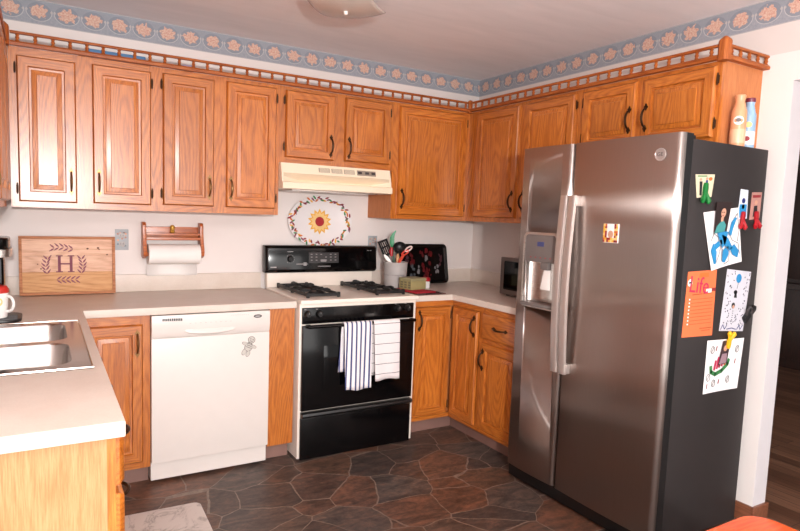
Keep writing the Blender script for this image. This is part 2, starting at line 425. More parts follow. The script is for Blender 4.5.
# right wall with the wide doorway into the dining room
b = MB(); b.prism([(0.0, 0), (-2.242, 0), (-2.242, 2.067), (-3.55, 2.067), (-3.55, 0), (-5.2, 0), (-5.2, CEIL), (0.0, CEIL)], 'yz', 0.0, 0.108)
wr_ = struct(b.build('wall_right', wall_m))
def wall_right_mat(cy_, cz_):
    k = NT('wall_paint_lighter_patch'); s_ = k.n('ShaderNodeSeparateXYZ'); k.lk(k.coord(), s_.inputs[0]); n = k.noise(k.coord(), 3, 3)
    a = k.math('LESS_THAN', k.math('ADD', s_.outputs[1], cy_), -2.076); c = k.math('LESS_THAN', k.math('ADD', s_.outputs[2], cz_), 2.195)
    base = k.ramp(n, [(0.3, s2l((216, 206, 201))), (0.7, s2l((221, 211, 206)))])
    k.set(k.mix(k.math('MULTIPLY', a, c), base, rgba((234, 226, 222))), 0.55, spec=0.3); return k.m           # lighter patch beside the doorway, stopping short of the ceiling
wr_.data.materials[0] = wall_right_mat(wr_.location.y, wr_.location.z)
# white painted return of the doorway
b = MB(); b.prism([(-2.2421, 0.0), (-2.2435, 0.0), (-2.2435, 2.0655), (-3.5485, 2.0655), (-3.5485, 0), (-3.55, 0), (-3.55, 2.067), (-2.2421, 2.067)], 'yz', 0.001, 0.107)
struct(b.build('trim_3', jamb_m))
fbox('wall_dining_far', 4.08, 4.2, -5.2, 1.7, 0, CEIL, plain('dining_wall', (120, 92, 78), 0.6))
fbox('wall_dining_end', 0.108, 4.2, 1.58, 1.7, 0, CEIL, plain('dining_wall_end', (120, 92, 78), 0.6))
b = MB(); b.box(-0.012, 0.0, -2.2421, -2.0, 0, 0.083); b.box(-0.012, 0.12, -2.2555, -2.2421, 0, 0.083); b.bevel(0.002)
struct(b.build('baseboard_right', base_m))
def border(name, x0, x1, y0, y1, ax):
    o = box(name, x0, x1, y0, y1, CEIL - 0.123, CEIL - 0.0005, border_mat(name + '_paper', ax))
    for v in o.data.vertices: v.co.z -= 0.0615
    o.location.z += 0.0615; return struct(o)
border('trim_1', WL, 0.0, -0.0015, 0.0, 0)
border('trim_2', -0.0015, 0.0, -5.1, -0.002, 1)
border('trim_4', WL, WL + 0.0015, -4.6, -0.002, 1)

# ------------------------------------------------------------------ cabinets
DOOR_P = [(0, 0.0), (0, -0.009), (0.007, -0.020), (0.047, -0.020), (0.0505, -0.0080), (0.060, -0.0070)]
def pull(x, z, yf, vertical, parent, mat, ln=0.096, rise=0.028):
    b = MB(); n = 9; pts = []
    for i in range(n):
        t = i / (n - 1); a = (t - 0.5) * ln; h = yf - 0.004 - rise * math.sin(math.pi * t) ** 0.6
        pts.append((x, h, z + a) if vertical else (x + a, h, z))
    b.tube(pts, [0.0042 + 0.002 * math.sin(math.pi * i / (n - 1)) for i in range(n)], 8)
    for sgn in (-1, 1):
        c = sgn * (ln / 2 + 0.004)
        poly = []
        for q in range(16):
            t = 2 * math.pi * q / 16; rr = 0.0085 * (1 + 0.25 * math.cos(4 * t)); poly.append((rr * math.cos(t) * (1 if vertical else 1.6), rr * math.sin(t) * (1.6 if vertical else 1)))
        b.prism([((x if vertical else x + c) + p, (z + c if vertical else z) + q) for p, q in poly], 'xz', yf, yf - 0.0055)
    return b.build('handle', mat, parent, True)
def hinge(x, z, yf, parent):
    b = MB(); b.box(x - 0.005, x + 0.005, yf - 0.004, yf + 0.004, z - 0.018, z + 0.018); b.cyl((x, yf - 0.004, z - 0.024), (x, yf - 0.004, z + 0.024), 0.0036, 8)
    b.cyl((x, yf - 0.004, z + 0.024), (x, yf - 0.004, z + 0.030), 0.0036, 8, 0.001)
    return b.build('hinge', hinge_m, parent, True)
def door(x0, x1, z0, z1, yf, parent, handle=None, hside=None, mats=('z', 'x'), hmat=None, hz=None):
    """raised-panel door; handle = 'l'/'r' side; the hinges on the other"""
    b = MB(); b.ring(x0, x1, z0, z1, DOOR_P, 0, 1)
    b.add([(x0 + .05, yf_ , z) if False else (x, 0.0, z) for x, z in ((x0, z0), (x1, z0), (x1, z1), (x0, z1))] if True else [], [(0, 1, 2, 3)])
    bmesh.ops.remove_doubles(b.bm, verts=b.bm.verts, dist=1e-5)
    bmesh.ops.translate(b.bm, vec=(0, yf, 0), verts=b.bm.verts)
    d = b.build('door', [oak['z'], oak['x']], parent, True)
    p = MB(); i = 0.060
    p.ring(x0 + i, x1 - i, z0 + i, z1 - i, [(0, -0.0070), (0.0020, -0.0125), (0.022, -0.0168), (0.0236, -0.0208)], 0, 0, 0)
    bmesh.ops.translate(p.bm, vec=(0, yf, 0), verts=p.bm.verts)
    p.build('raised_panel', oak['z'], d, True)
    if handle:
        hx = x0 + 0.026 if handle == 'l' else x1 - 0.026
        if hz is None: hz = z0 + 0.105
        pull(hx, hz, yf - 0.020, True, d, hmat or bronze)
        ex = x1 + 0.006 if handle == 'l' else x0 - 0.006
        for q in (z0 + 0.06, z1 - 0.06): hinge(ex, q, yf - 0.004, d)
    return d
yf_ = 0
def drawer(x0, x1, z0, z1, yf, parent, hmat=None):
    b = MB(); b.ring(x0, x1, z0, z1, [(0, 0.0), (0, -0.009), (0.010, -0.020), (0.014, -0.021)], 1, 1, 1)
    bmesh.ops.translate(b.bm, vec=(0, yf, 0), verts=b.bm.verts)
    d = b.build('drawer', [oak['z'], oak['x']], parent, True)
    pull((x0 + x1) / 2, (z0 + z1) / 2, yf - 0.021, False, d, hmat or bronze)
    return d
def face_frame(w, z0, z1, yf, openings, parent):
    """stiles (vertical grain) and rails (horizontal grain) of the cabinet front"""
    xs = sorted({0.0, w} | {v for o in openings for v in (o[0] , o[1])})
    b = MB(); t = 0.019
    x_open = sorted({(round(o[0], 3), round(o[1], 3)) for o in openings})
    cur = 0.0
    for a, c in x_open:
        b.box(cur, a, yf, yf + t, z0, z1, 0); cur = c
    b.box(cur, w, yf, yf + t, z0, z1, 0)
    for a, c in x_open:
        col = sorted([(o[2], o[3]) for o in openings if abs(o[0] - a) < 2e-3]); zc = z0
        for q0, q1 in col:
            b.box(a, c, yf, yf + t, zc, q0, 1); zc = q1
        b.box(a, c, yf, yf + t, zc, z1, 1)
    return b.build('face_frame', [oak['z'], oak['x']], parent, True)
def cabinet(name, label, origin, rz, w, depth, z0, z1, doors=(), drawers=(), kick=False, group=None, hmat=None, side=None, cat='cabinet', hollow=False):
    """local frame: x along the front, the face at y=-depth, back at y=0"""
    t = thing(name, label, cat, origin, rz, group)
    yf = -depth
    b = MB()
    if hollow:
        b.box(0, 0.018, yf + 0.019, 0, z0, z1); b.box(w - 0.018, w, yf + 0.019, 0, z0, z1); b.box(0.018, w - 0.018, yf + 0.019, 0, z0, z0 + 0.018); b.box(0.018, w - 0.018, -0.012, 0, z0 + 0.018, z1)
    else: b.box(0, w, yf + 0.019, 0, z0, z1)
    b.build('body', side or oak_side, t, True)
    m = 0.012
    ops_ = [(d[0] + m, d[1] - m, d[2] + m, d[3] - m) for d in list(doors) + list(drawers)]
    face_frame(w, z0, z1, yf, ops_, t)
    for d in doors: door(d[0], d[1], d[2], d[3], yf, t, d[4], None, hmat=hmat, hz=d[5] if len(d) > 5 else None)
    for d in drawers: drawer(d[0], d[1], d[2], d[3], yf, t, hmat)
    if kick: box('toe_kick', 0, w, yf + 0.075, -0.02, 0.0, z0 - 0.0005, kick_m, t, local=True)
    return t
UD = 0.315
UZ0, UZ1 = 1.383, 2.132
GU = 'oak wall cabinets'
# back wall, seen from the left; local x = world x - origin
x = -3.03
cabinet('wall_cabinet', 'two-door oak wall cabinet above the wooden H sign, doors shining in the light', (x, 0, 0), 0, 0.64, UD, UZ0, UZ1, [(0.032, 0.280, 1.41, 2.094, 'r'), (0.352, 0.627, 1.413, 2.10, 'l')], hmat=brass)
cabinet('wall_cabinet', 'two-door oak wall cabinet above the paper towel holder', (-2.39, 0, 0), 0, 0.690, UD, UZ0, UZ1, [(0.045, 0.313, 1.418, 2.106, 'r'), (0.380, 0.668, 1.418, 2.110, 'l')], hmat=brass)
cabinet('wall_cabinet', 'short two-door oak wall cabinet above the range hood', (-1.700, 0, 0), 0, 0.768, UD, 1.690, UZ1, [(0.034, 0.348, 1.724, 2.110, 'r', 1.81), (0.418, 0.740, 1.728, 2.114, 'l', 1.81)], hmat=bronze)
cabinet('wall_cabinet', 'single wide-door oak wall cabinet between the range hood and the corner', (-0.932, 0, 0), 0, 0.617, UD, UZ0, UZ1, [(0.042, 0.585, 1.411, 2.112, 'l')], hmat=bronze)
# right wall: local x = -(world y) - start
r0 = -UD
cabinet('wall_cabinet', 'two-door oak wall cabinet in the corner, half behind the steel fridge', (0, r0, 0), R(-90), 0.99, UD, UZ0, UZ1, [(0.105, 0.515, 1.413, 2.112, 'r'), (0.565, 0.965, 1.413, 2.112, 'l')], hmat=bronze)
cabinet('wall_cabinet', 'short two-door oak cabinet above the fridge, its side bare', (0, r0 - 0.99, 0), R(-90), 0.80, UD, 1.762, UZ1, [(0.032, 0.372, 1.800, 2.112, 'r', 1.925), (0.415, 0.780, 1.800, 2.112, 'l', 1.925)], hmat=bronze)
# left wall: local x = world y - start
cabinet('wall_cabinet', 'oak wall cabinet on the side wall next to the sign corner', (WL, -1.14, 0), R(90), 0.825, 0.335, UZ0, UZ1, [(0.03, 0.40, 1.411, 2.105, None), (0.42, 0.79, 1.411, 2.105, None)], hmat=brass)
cabinet('wall_cabinet', 'oak wall cabinet on the side wall above the sink', (WL, -1.95, 0), R(90), 0.81, 0.335, UZ0, UZ1, [(0.03, 0.78, 1.411, 2.105, 'l', 1.465)], hmat=brass)

# gallery rails along the cabinet tops
ZR = UZ1
def spindle_mesh(parent, x, y):
    b = MB(); h = 0.034
    b.lathe([(0.006, 0), (0.0095, 0.004), (0.006, 0.009), (0.0095, 0.017), (0.006, 0.026), (0.0095, 0.030), (0.006, h)], (x, y, ZR + 0.020), 8)
    return b.build('spindle', redoak['z'], parent, True)
def rail(label, origin, rz, ln, n, x0=0.03, posts=()):
    t = thing('gallery_rail', label, 'rail', origin, rz)
    a = MB(); a.prism([(-0.014, ZR), (0.014, ZR), (0.014, ZR + 0.014), (0.008, ZR + 0.020), (-0.010, ZR + 0.020), (-0.016, ZR + 0.012)], 'yz', 0, ln); a.build('bottom_rail', redoak['x'], t, True)
    a = MB(); a.prism([(-0.008, ZR + 0.054), (0.008, ZR + 0.054), (0.008, ZR + 0.062), (0.005, ZR + 0.066), (-0.006, ZR + 0.066), (-0.010, ZR + 0.060)], 'yz', 0, ln); a.build('top_rail', redoak['x'], t, True)
    first = spindle_mesh(t, 0, 0); first.location = (x0, 0, 0); step = (ln - 2 * x0) / (n - 1)
    for i in range(1, n): copy_part(first, t, (i * step, 0, 0))
    for px in posts:
        p = MB(); w = 0.024; kq = 1.0 if px > 0.5 else 0.6
        oct_ = lambda s, z: [Vector((px + s * cx_, s * cy_, ZR + z)) for cx_, cy_ in ((1, .5), (.5, 1), (-.5, 1), (-1, .5), (-1, -.5), (-.5, -1), (.5, -1), (1, -.5))]
        p.loft([oct_(w * kq, -0.008), oct_(w * kq, 0.072), oct_(w * 0.9 * kq, 0.080 if kq > .9 else 0.075), oct_(w * 0.3 * kq, 0.094 if kq > .9 else 0.080)]); p.build('corner_post', redoak['z'], t, True)
    return t
YB = -0.336
rail('long spindle gallery rail along the cabinets on the back wall', (-3.02, YB, 0), 0, 2.675, 37)
rail('spindle gallery rail over the fridge wall cabinets, with corner posts', (YB, YB, 0), R(-90), 1.785, 25, 0.06, (0.0, 1.785))
rail('short return of spindle rail above the bare cabinet end', (YB + 0.02, -2.121, 0), 0, 0.335, 5, 0.03)
rail('spindle gallery rail on the side wall cabinets above the sink', (-3.045, -1.95, 0), R(90), 1.60, 22, 0.03, (1.585,))

# base cabinets
BD, BZ0, BZ1 = 0.61, 0.10, 0.876
cabinet('base_cabinet', 'narrow oak base cabinet beside the white dishwasher', (-2.75, 0, 0), 0, 0.297, BD, BZ0, BZ1, [(0.0, 0.262, 0.135, 0.832, 'r', 0.74)], kick=True, hmat=brass)
t = thing('filler_panel', 'plain oak panel between the dishwasher and the black range', 'cabinet panel', (-1.77, -0.3, 0))
MB().box(-1.843, -1.697, -0.61, -0.02, 0.10, 0.876).build('panel', oak['z'], t)
MB().box(-1.843, -1.697, -0.535, -0.02, 0.0, 0.0995).build('toe_kick', kick_m, t)
# corner cabinet
t = thing('corner_base_cabinet', 'L-shaped oak corner base cabinet to the right of the range', 'cabinet', (-0.45, -0.45, 0))
b = MB(); b.prism([(-0.914, -0.02), (-0.914, -0.591), (-0.591, -0.591), (-0.591, -0.905), (-0.02, -0.905), (-0.02, -0.02)], 'xy', 0.10, 0.876); b.build('body', oak_side, t)
b = MB()
b.box(-0.914, -0.60, -0.61, -0.591, 0.10, 0.125, 0); b.box(-0.914, -0.60, -0.61, -0.591, 0.842, 0.876, 0); b.box(-0.914, -0.895, -0.61, -0.591, 0.125, 0.842, 1)
b.box(-0.61, -0.591, -0.905, -0.61, 0.10, 0.125, 2); b.box(-0.61, -0.591, -0.905, -0.61, 0.842, 0.876, 2); b.box(-0.61, -0.591, -0.905, -0.893, 0.125, 0.842, 1)
b.build('face_frame', [oak['x'], oak['z'], oak['y']], t)
b = MB(); b.prism([(-0.914, -0.02), (-0.914, -0.535), (-0.535, -0.535), (-0.535, -0.905), (-0.02, -0.905), (-0.02, -0.02)], 'xy', 0.0, 0.0995); b.build('toe_kick', kick_m, t)
def side_door(parent, x0, x1, z0, z1, origin, rz, handle, hz):
    """a door of the corner cabinet built in its own turned frame, then moved into the cabinet's"""
    tmp = bpy.data.objects.new('tmp', None); tmp.location = origin; tmp.rotation_euler = (0, 0, rz)
    d = door(x0, x1, z0, z1, 0, None, handle, hz=hz, hmat=bronze)
    d.parent = parent; M = wmat(parent).inverted() @ wmat(tmp)
    d.location = M.to_translation(); d.rotation_euler = M.to_euler(); bpy.data.objects.remove(tmp); return d
side_door(t, -0.905, -0.635, 0.128, 0.838, (0, -0.61, 0), 0, 'l', 0.755)
side_door(t, 0.635, 0.888, 0.128, 0.838, (-0.61, 0, 0), R(-90), 'r', 0.745)
cabinet('base_cabinet', 'oak drawer base cabinet next to the fridge', (0, -0.9055, 0), R(-90), 0.395, BD, BZ0, BZ1, [(0.026, 0.364, 0.130, 0.662, 'l', 0.56)], [(0.026, 0.364, 0.685, 0.842)], kick=True, hmat=bronze)
# peninsula under the sink, faces +x
DX = 0.62
cabinet('base_cabinet', 'oak sink base cabinet in the side run', (WL, -1.75, 0), R(90), 0.85, DX, BZ0, BZ1, [(0.03, 0.41, 0.13, 0.70, 'r', 0.62), (0.44, 0.82, 0.13, 0.70, 'l', 0.62)], [(0.03, 0.41, 0.73, 0.855), (0.44, 0.82, 0.73, 0.855)], kick=True, hmat=bronze, hollow=True)
cabinet('base_cabinet', 'oak blind corner base cabinet in the side run', (WL, -0.899, 0), R(90), 0.285, DX, BZ0, BZ1, [], [], kick=True)
pt_ = cabinet('base_cabinet', 'pale oak end cabinet of the side run, broad flat end panel', (WL, -2.225, 0), R(90), 0.474, DX, BZ0, BZ1, [], [(0.012, 0.45, 0.742, 0.862), (0.012, 0.45, 0.548, 0.722), (0.012, 0.45, 0.13, 0.528)], kick=True, hmat=bronze, side=oak_pale)

# ------------------------------------------------------------------ counters
SX0, SX1, SY0, SY1 = -3.32, -2.80, -1.72, -0.935        # sink cut-out
xs = [WL, SX0, SX1, -2.747, -1.695]; ys = [-2.262, SY0, SY1, -0.635, 0.0]
t = thing('countertop', 'long L-shaped cream laminate countertop holding the sink and the H sign', 'countertop', (-2.7, -0.5, 0.876))
slab(xs, ys, lambda i, j: (i < 3 or j == 3) and not (i == 1 and j == 1), 0.8765, 0.914).build('worktop', counter_m, t)
b = MB(); b.box(WL, -1.70, -0.02, 0.0, 0.9145, 1.013); b.box(WL, WL + 0.02, -2.262, -0.0205, 0.9145, 1.013); b.bevel(0.003); b.build('backsplash', counter_m, t)
t = thing('countertop', 'cream laminate corner countertop between the range and the fridge', 'countertop', (-0.45, -0.45, 0.876))
slab([-0.9145, -0.635, 0.0], [-1.300, -0.635, 0.0], lambda i, j: not (i == 0 and j == 0), 0.8765, 0.914).build('worktop', counter_m, t)
b = MB(); b.box(-0.900, 0.0, -0.02, 0.0, 0.9145, 1.013); b.box(-0.02, 0.0, -1.30, -0.0205, 0.9145, 1.013); b.bevel(0.003); b.build('backsplash', counter_m, t)

# ------------------------------------------------------------------ sink
t = thing('kitchen_sink', 'double-bowl stainless steel sink set in the countertop', 'sink', (-3.06, -1.33, 0.914))
OX0, OX1, OY0, OY1 = -3.345, -2.780, -1.742, -0.915
def rrect(x0, x1, y0, y1, r, z, n=6):
    out = []
    for cx_, cy_, a0 in ((x1 - r, y1 - r, 0), (x0 + r, y1 - r, 90), (x0 + r, y0 + r, 180), (x1 - r, y0 + r, 270)):
        for k in range(n + 1):
            a = R(a0 + 90 * k / n); out.append(Vector((cx_ + r * math.cos(a), cy_ + r * math.sin(a), z)))
    return out
b = MB(); mid = -1.335
for (y0, y1, bl) in ((OY0, mid, 0), (mid, OY1, 1)):
    bw = (-3.25, -2.832, y0 + (0.055 if not bl else 0.022), y1 - (0.022 if not bl else 0.055))
    inner = rrect(*bw, 0.06, 0.9195)
    outer = []
    for p in inner:
        # matching point on the rectangle of this half
        cx_, cy_ = (bw[0] + bw[1]) / 2, (bw[2] + bw[3]) / 2
        q = Vector((min(max(p.x, bw[0] + 0.06), bw[1] - 0.06), min(max(p.y, bw[2] + 0.06), bw[3] - 0.06), 0)); d = p - q
        X = OX1 if d.x > 1e-6 else OX0; Y = y1 if d.y > 1e-6 else y0
        ax, ay = abs(d.x), abs(d.y)
        if ax >= ay: outer.append(Vector((X, (Y if ax - ay < 1e-3 else q.y + (Y - q.y) * min(1, ay / max(ax, 1e-6))), 0.9195)))
        else: outer.append(Vector((q.x + (X - q.x) * min(1, ax / ay), Y, 0.9195)))
    b.loft([outer, inner], 0, False, False)
bmesh.ops.remove_doubles(b.bm, verts=b.bm.verts, dist=1e-4)
# rolled edge round the rim
b.tube([(OX0, OY0, 0.9185), (OX0, OY1, 0.9185), (OX1, OY1, 0.9185), (OX1, OY0, 0.9185), (OX0, OY0, 0.9185)], 0.0045, 8)
b.build('rim', rim_m, t)
for (y0, y1, bl) in ((OY0, mid, 0), (mid, OY1, 1)):
    bw = (-3.25, -2.832, y0 + (0.055 if not bl else 0.022), y1 - (0.022 if not bl else 0.055))
    b = MB(); L = []
    for dz, ins, rr in ((0, 0, 0.06), (-0.006, 0.004, 0.058), (-0.13, 0.012, 0.06), (-0.155, 0.02, 0.065), (-0.17, 0.05, 0.06)):
        L.append(rrect(bw[0] + ins, bw[1] - ins, bw[2] + ins, bw[3] - ins, rr, 0.9195 + dz))
    for dz, ins, rr in ((-0.1715, 0.049, 0.06), (-0.1565, 0.0185, 0.065), (-0.13, 0.0105, 0.06), (-0.007, 0.0025, 0.058), (-0.0012, -0.0015, 0.06)):
        L.append(rrect(bw[0] + ins, bw[1] - ins, bw[2] + ins, bw[3] - ins, rr, 0.9195 + dz))
    n_in = 5; nl = len(L[0]); vs = [p for l in L for p in l]; fs = []
    for i in range(len(L) - 1):
        if i == n_in - 1: continue
        for j in range(nl): fs.append((i * nl + j, i * nl + (j + 1) % nl, (i + 1) * nl + (j + 1) % nl, (i + 1) * nl + j))
    for j in range(nl): i = len(L) - 1; fs.append((i * nl + j, i * nl + (j + 1) % nl, (j + 1) % nl, j))
    fs.append(tuple(range((n_in - 1) * nl, n_in * nl))); fs.append(tuple(range(n_in * nl, (n_in + 1) * nl)))
    b.add(vs, fs); o = b.build('bowl', sink_m, t)
    d = MB(); d.lathe([(0.045, 0.7500), (0.042, 0.753), (0.03, 0.7505), (0.002, 0.7505)], ((bw[0] + bw[1]) / 2, (bw[2] + bw[3]) / 2, 0), 20); d.build('drain', steel_h, o)

# ------------------------------------------------------------------ dishwasher
t = thing('dishwasher', 'white built-in dishwasher with a small grey magnet on its front', 'dishwasher', (-2.15, -0.35, 0))
MB().box(-2.45, -1.849, -0.60, -0.03, 0.02, 0.872).build('tub_body', dw_white, t)
b = MB(); b.box(-2.450, -1.849, -0.633, -0.60, 0.120, 0.7553); b.bevel(0.002); b.build('door', dw_white, t)
# control console with a scooped pocket handle along its lower edge
b = MB(); prof = [(-0.60, 0.872), (-0.640, 0.872), (-0.643, 0.80), (-0.636, 0.770), (-0.630, 0.756), (-0.60, 0.756)]
b.prism(prof, 'yz', -2.450, -1.849); cp = b.bevel(0.003).build('control_panel', dw_white, t)
b = MB(); n = 10
loop = []
for i in range(n + 1):
    s_ = i / n; x_ = -2.300 + 0.27 * s_; d_ = math.sin(math.pi * s_) ** 0.5
    loop.append([Vector((x_, -0.6395 - 0.009 * d_, 0.800 - 0.012 * d_)), Vector((x_, -0.6395 - 0.012 * d_, 0.790 - 0.018 * d_)), Vector((x_, -0.637, 0.785 - 0.02 * d_)), Vector((x_, -0.637, 0.803))])
b.loft(loop); b.build('grip', dw_white, t)
b = MB()
for i in range(11): b.box(-2.400 + i * 0.0088, -2.394 + i * 0.0088, -0.6437, -0.641, 0.845 - i * 0.0003, 0.858 - i * 0.0003)
b.build('vent', dark_grey, cp)
b = MB(); b.prism([(-1.918 + 0.022 * math.cos(a), 0.845 + 0.009 * math.sin(a)) for a in [2 * math.pi * i / 24 for i in range(24)]], 'xz', -0.6415, -0.6445, 0)
b.prism([(-1.918 + 0.016 * math.cos(a), 0.845 + 0.004 * math.sin(a)) for a in [2 * math.pi * i / 24 for i in range(24)]], 'xz', -0.6444, -0.6449, 1)
b.build('oval_emblem', [dark_grey, stone_m], cp)
for i in range(9): MB().box(-2.270 + i * 0.0255, -2.262 + i * 0.0255, -0.6432, -0.641, 0.826, 0.8275).build('button_mark', stone_m, cp)
for i in range(9): MB().box(-2.06 + i * 0.011, -2.055 + i * 0.011, -0.6432, -0.641, 0.856, 0.8575).build('button_mark', stone_m, cp)
b = MB(); b.box(-2.445, -1.870, -0.585, -0.55, 0.012, 0.112); b.bevel(0.003); b.build('kick_panel', dw_white, t)
# little biscuit-shaped magnet
t = thing('fridge_magnet', 'grey outlined gingerbread-shaped magnet stuck on the white dishwasher', 'magnet', (-1.965, -0.634, 0.685))
Mg = Matrix.Translation((-1.962, -0.6325, 0.683)) @ Matrix.Rotation(R(24), 4, 'Y')
def blob(parts, y0, y1, mi, mb, k=1.0):
    for (cx_, cz_, rx, rz_) in parts:
        mb.prism([(cx_ + rx * k * math.cos(a), cz_ + rz_ * k * math.sin(a)) for a in [2 * math.pi * i / 20 for i in range(20)]], 'xz', y0, y1, mi, Mg)
parts = [(0, 0.037, 0.020, 0.019), (0, -0.004, 0.022, 0.026), (-0.026, 0.006, 0.016, 0.009), (0.026, 0.006, 0.016, 0.009), (-0.012, -0.038, 0.011, 0.018), (0.012, -0.038, 0.011, 0.018)]
b = MB(); blob(parts, 0, -0.002, 0, b); b.build('outline', plain('magnet_grey', (122, 118, 112), 0.5), t)
b = MB(); blob(parts, -0.0018, -0.003, 0, b, 0.84); f_ = b.build('face', plain('magnet_pale', (196, 190, 182), 0.5), t)
b = MB()
for z_ in (0.012, 0.002, -0.008): b.box(-0.014, 0.014, -0.0036, -0.0028, z_, z_ + 0.003, 0, Mg)
blob([(-0.007, 0.04, 0.003, 0.003), (0.007, 0.04, 0.003, 0.003)], -0.0028, -0.0036, 0, b)
b.box(-0.008, 0.008, -0.0036, -0.0028, 0.028, 0.031, 0, Mg); b.build('icing_lines', greyink, f_)

# ------------------------------------------------------------------ range
RX0, RX1 = -1.683, -0.922
t = thing('kitchen_range', 'gas range with a black front, white cooktop and black raised console', 'stove', (-1.31, -0.35, 0))
b = MB(); b.box(RX0, RX1, -0.648, -0.035, 0.012, 0.898); b.bevel(0.002); b.build('body', white_enamel, t)
b = MB()
for fx in (RX0 + 0.05, RX1 - 0.05):
    for fy in (-0.58, -0.10): b.cyl((fx, fy, 0), (fx, fy, 0.013), 0.018, 12)
b.build('foot', black_satin, t)
b = MB(); b.box(RX0 - 0.004, RX1 + 0.004, -0.676, -0.075, 0.8985, 0.922); b.bevel(0.006, 40, 3)
ck = b.build('cooktop', white_enamel, t)
b = MB(); b.box(RX0 + 0.012, RX1 - 0.022, -0.662, -0.6485, 0.786, 0.878); b.bevel(0.004); cs = b.build('control_strip', black_gloss, t)
for kx, kz in ((-1.642, 0.842), (-1.572, 0.842), (-1.06, 0.848), (-0.99, 0.848)):
    b = MB(); M_ = Matrix.Rotation(R(90), 4, 'X'); b.lathe([(0.022, 0), (0.020, 0.006), (0.016, 0.020), (0.014, 0.024), (0.002, 0.0245)], (kx, -0.661, kz), 20, 0, M_)
    b.box(kx - 0.003, kx + 0.003, -0.688, -0.680, kz - 0.014, kz + 0.014, 0)
    k_ = b.build('knob', black_satin, t)
    b = MB(); b.box(kx - 0.0008, kx + 0.0008, -0.6887, -0.688, kz + 0.002, kz + 0.013); b.box(kx - 0.02, kx - 0.008, -0.6635, -0.6615, kz + 0.026, kz + 0.028)
    b.build('pointer_mark', stone_m, k_)
b = MB(); b.box(RX0 + 0.012, RX1 - 0.022, -0.672, -0.6485, 0.292, 0.778); b.bevel(0.005); od = b.build('oven_door', black_gloss, t)
b = MB(); b.box(RX0 + 0.14, RX1 - 0.14, -0.6735, -0.670, 0.40, 0.66); b.bevel(0.001); b.build('window', black_glass, od)
b = MB(); b.tube([(RX0 + 0.03, -0.703, 0.778), (RX1 - 0.034, -0.703, 0.778)], 0.0105, 14)
for hx in (RX0 + 0.04, RX1 - 0.045): b.box(hx - 0.012, hx + 0.012, -0.700, -0.671, 0.769, 0.786)
b.build('handle', black_gloss, od)
b = MB(); b.box(RX0 + 0.012, RX1 - 0.022, -0.664, -0.6485, 0.008, 0.250); b.bevel(0.004); sd = b.build('storage_drawer', black_gloss, t)
b = MB(); b.prism([(-0.6485, 0.284), (-0.690, 0.281), (-0.694, 0.268), (-0.676, 0.252), (-0.6485, 0.252)], 'yz', RX0 + 0.014, RX1 - 0.024); b.bevel(0.002); b.build('drawer_handle', black_satin, sd)
# backguard
b = MB(); b.box(RX0 + 0.004, RX1 - 0.004, -0.078, -0.036, 0.9225, 1.020); b.bevel(0.002); b.build('riser', white_enamel, t)
b = MB()
sec = lambda x_, k: [Vector((x_, -0.036, 1.018)), Vector((x_, -0.100 + k, 1.016)), Vector((x_, -0.118 + k, 1.035)), Vector((x_, -0.106 + k, 1.175)), Vector((x_, -0.088 + k, 1.190)), Vector((x_, -0.036, 1.190))]
b.loft([sec(RX0 - 0.016, 0.012), sec(RX0 + 0.004, 0.0), sec(RX1 - 0.004, 0.0), sec(RX1 + 0.016, 0.012)]); b.bevel(0.004); con = b.build('console', black_gloss, t)
def cy(z): return -0.118 + (z - 1.035) / 0.14 * 0.012      # console face
def con_box(mb, x0, x1, z0, z1, th=0.0012, mi=0):
    mb.add([(x0, cy(z0) - th, z0), (x1, cy(z0) - th, z0), (x1, cy(z1) - th, z1), (x0, cy(z1) - th, z1), (x0, cy(z0) + .002, z0), (x1, cy(z0) + .002, z0), (x1, cy(z1) + .002, z1), (x0, cy(z1) + .002, z1)], [(0, 1, 2, 3), (0, 4, 5, 1), (1, 5, 6, 2), (2, 6, 7, 3), (3, 7, 4, 0)], mi)
b = MB(); con_box(b, -1.412, -1.200, 1.078, 1.146); dp = b.build('control_display', plain('console_panel', (46, 44, 46), 0.3), con)
cpm = plain('console_print', (150, 146, 146), 0.5)
for i in range(6):
    for j, z_ in enumerate((1.132, 1.114, 1.094)):
        if (i + j) % 4 != 3 or j == 2: b = MB(); con_box(b, -1.400 + i * 0.034, -1.388 + i * 0.034, z_, z_ + 0.005, 0.002); b.build('button_mark', cpm, dp)
b = MB(); con_box(b, -1.33, -1.29, 1.086, 1.101, 0.002); b.build('clock_digits', cpm, dp)
b = MB(); con_box(b, -1.672, -1.632, 1.050, 1.057); con_box(b, -1.50, -1.42, 1.070, 1.074); con_box(b, -1.45, -1.43, 1.062, 1.082); con_box(b, -1.35, -1.26, 1.055, 1.058)
con_box(b, -0.985, -0.972, 1.158, 1.161); con_box(b, -0.965, -0.952, 1.158, 1.161); con_box(b, -1.56, -1.52, 1.150, 1.153); b.build('printed_text', plain('console_text', (170, 166, 166), 0.5), con)
b = MB(); b.lathe([(0.021, 0), (0.019, 0.010), (0.015, 0.016), (0.002, 0.0165)], (-1.540, cy(1.105), 1.105), 20, 0, Matrix.Rotation(R(90), 4, 'X')); b.box(-1.5435, -1.5365, cy(1.105) - 0.022, cy(1.105) - 0.012, 1.09, 1.12); kb = b.build('knob', black_satin, con)
b = MB()
for i in range(10):
    a = R(-50 + i * 30); con_box(b, -1.540 + 0.027 * math.sin(a) - 0.0012, -1.540 + 0.027 * math.sin(a) + 0.0012, 1.105 + 0.027 * math.cos(a) - 0.002, 1.105 + 0.027 * math.cos(a) + 0.002)
b.build('dial_mark', stone_m, con)
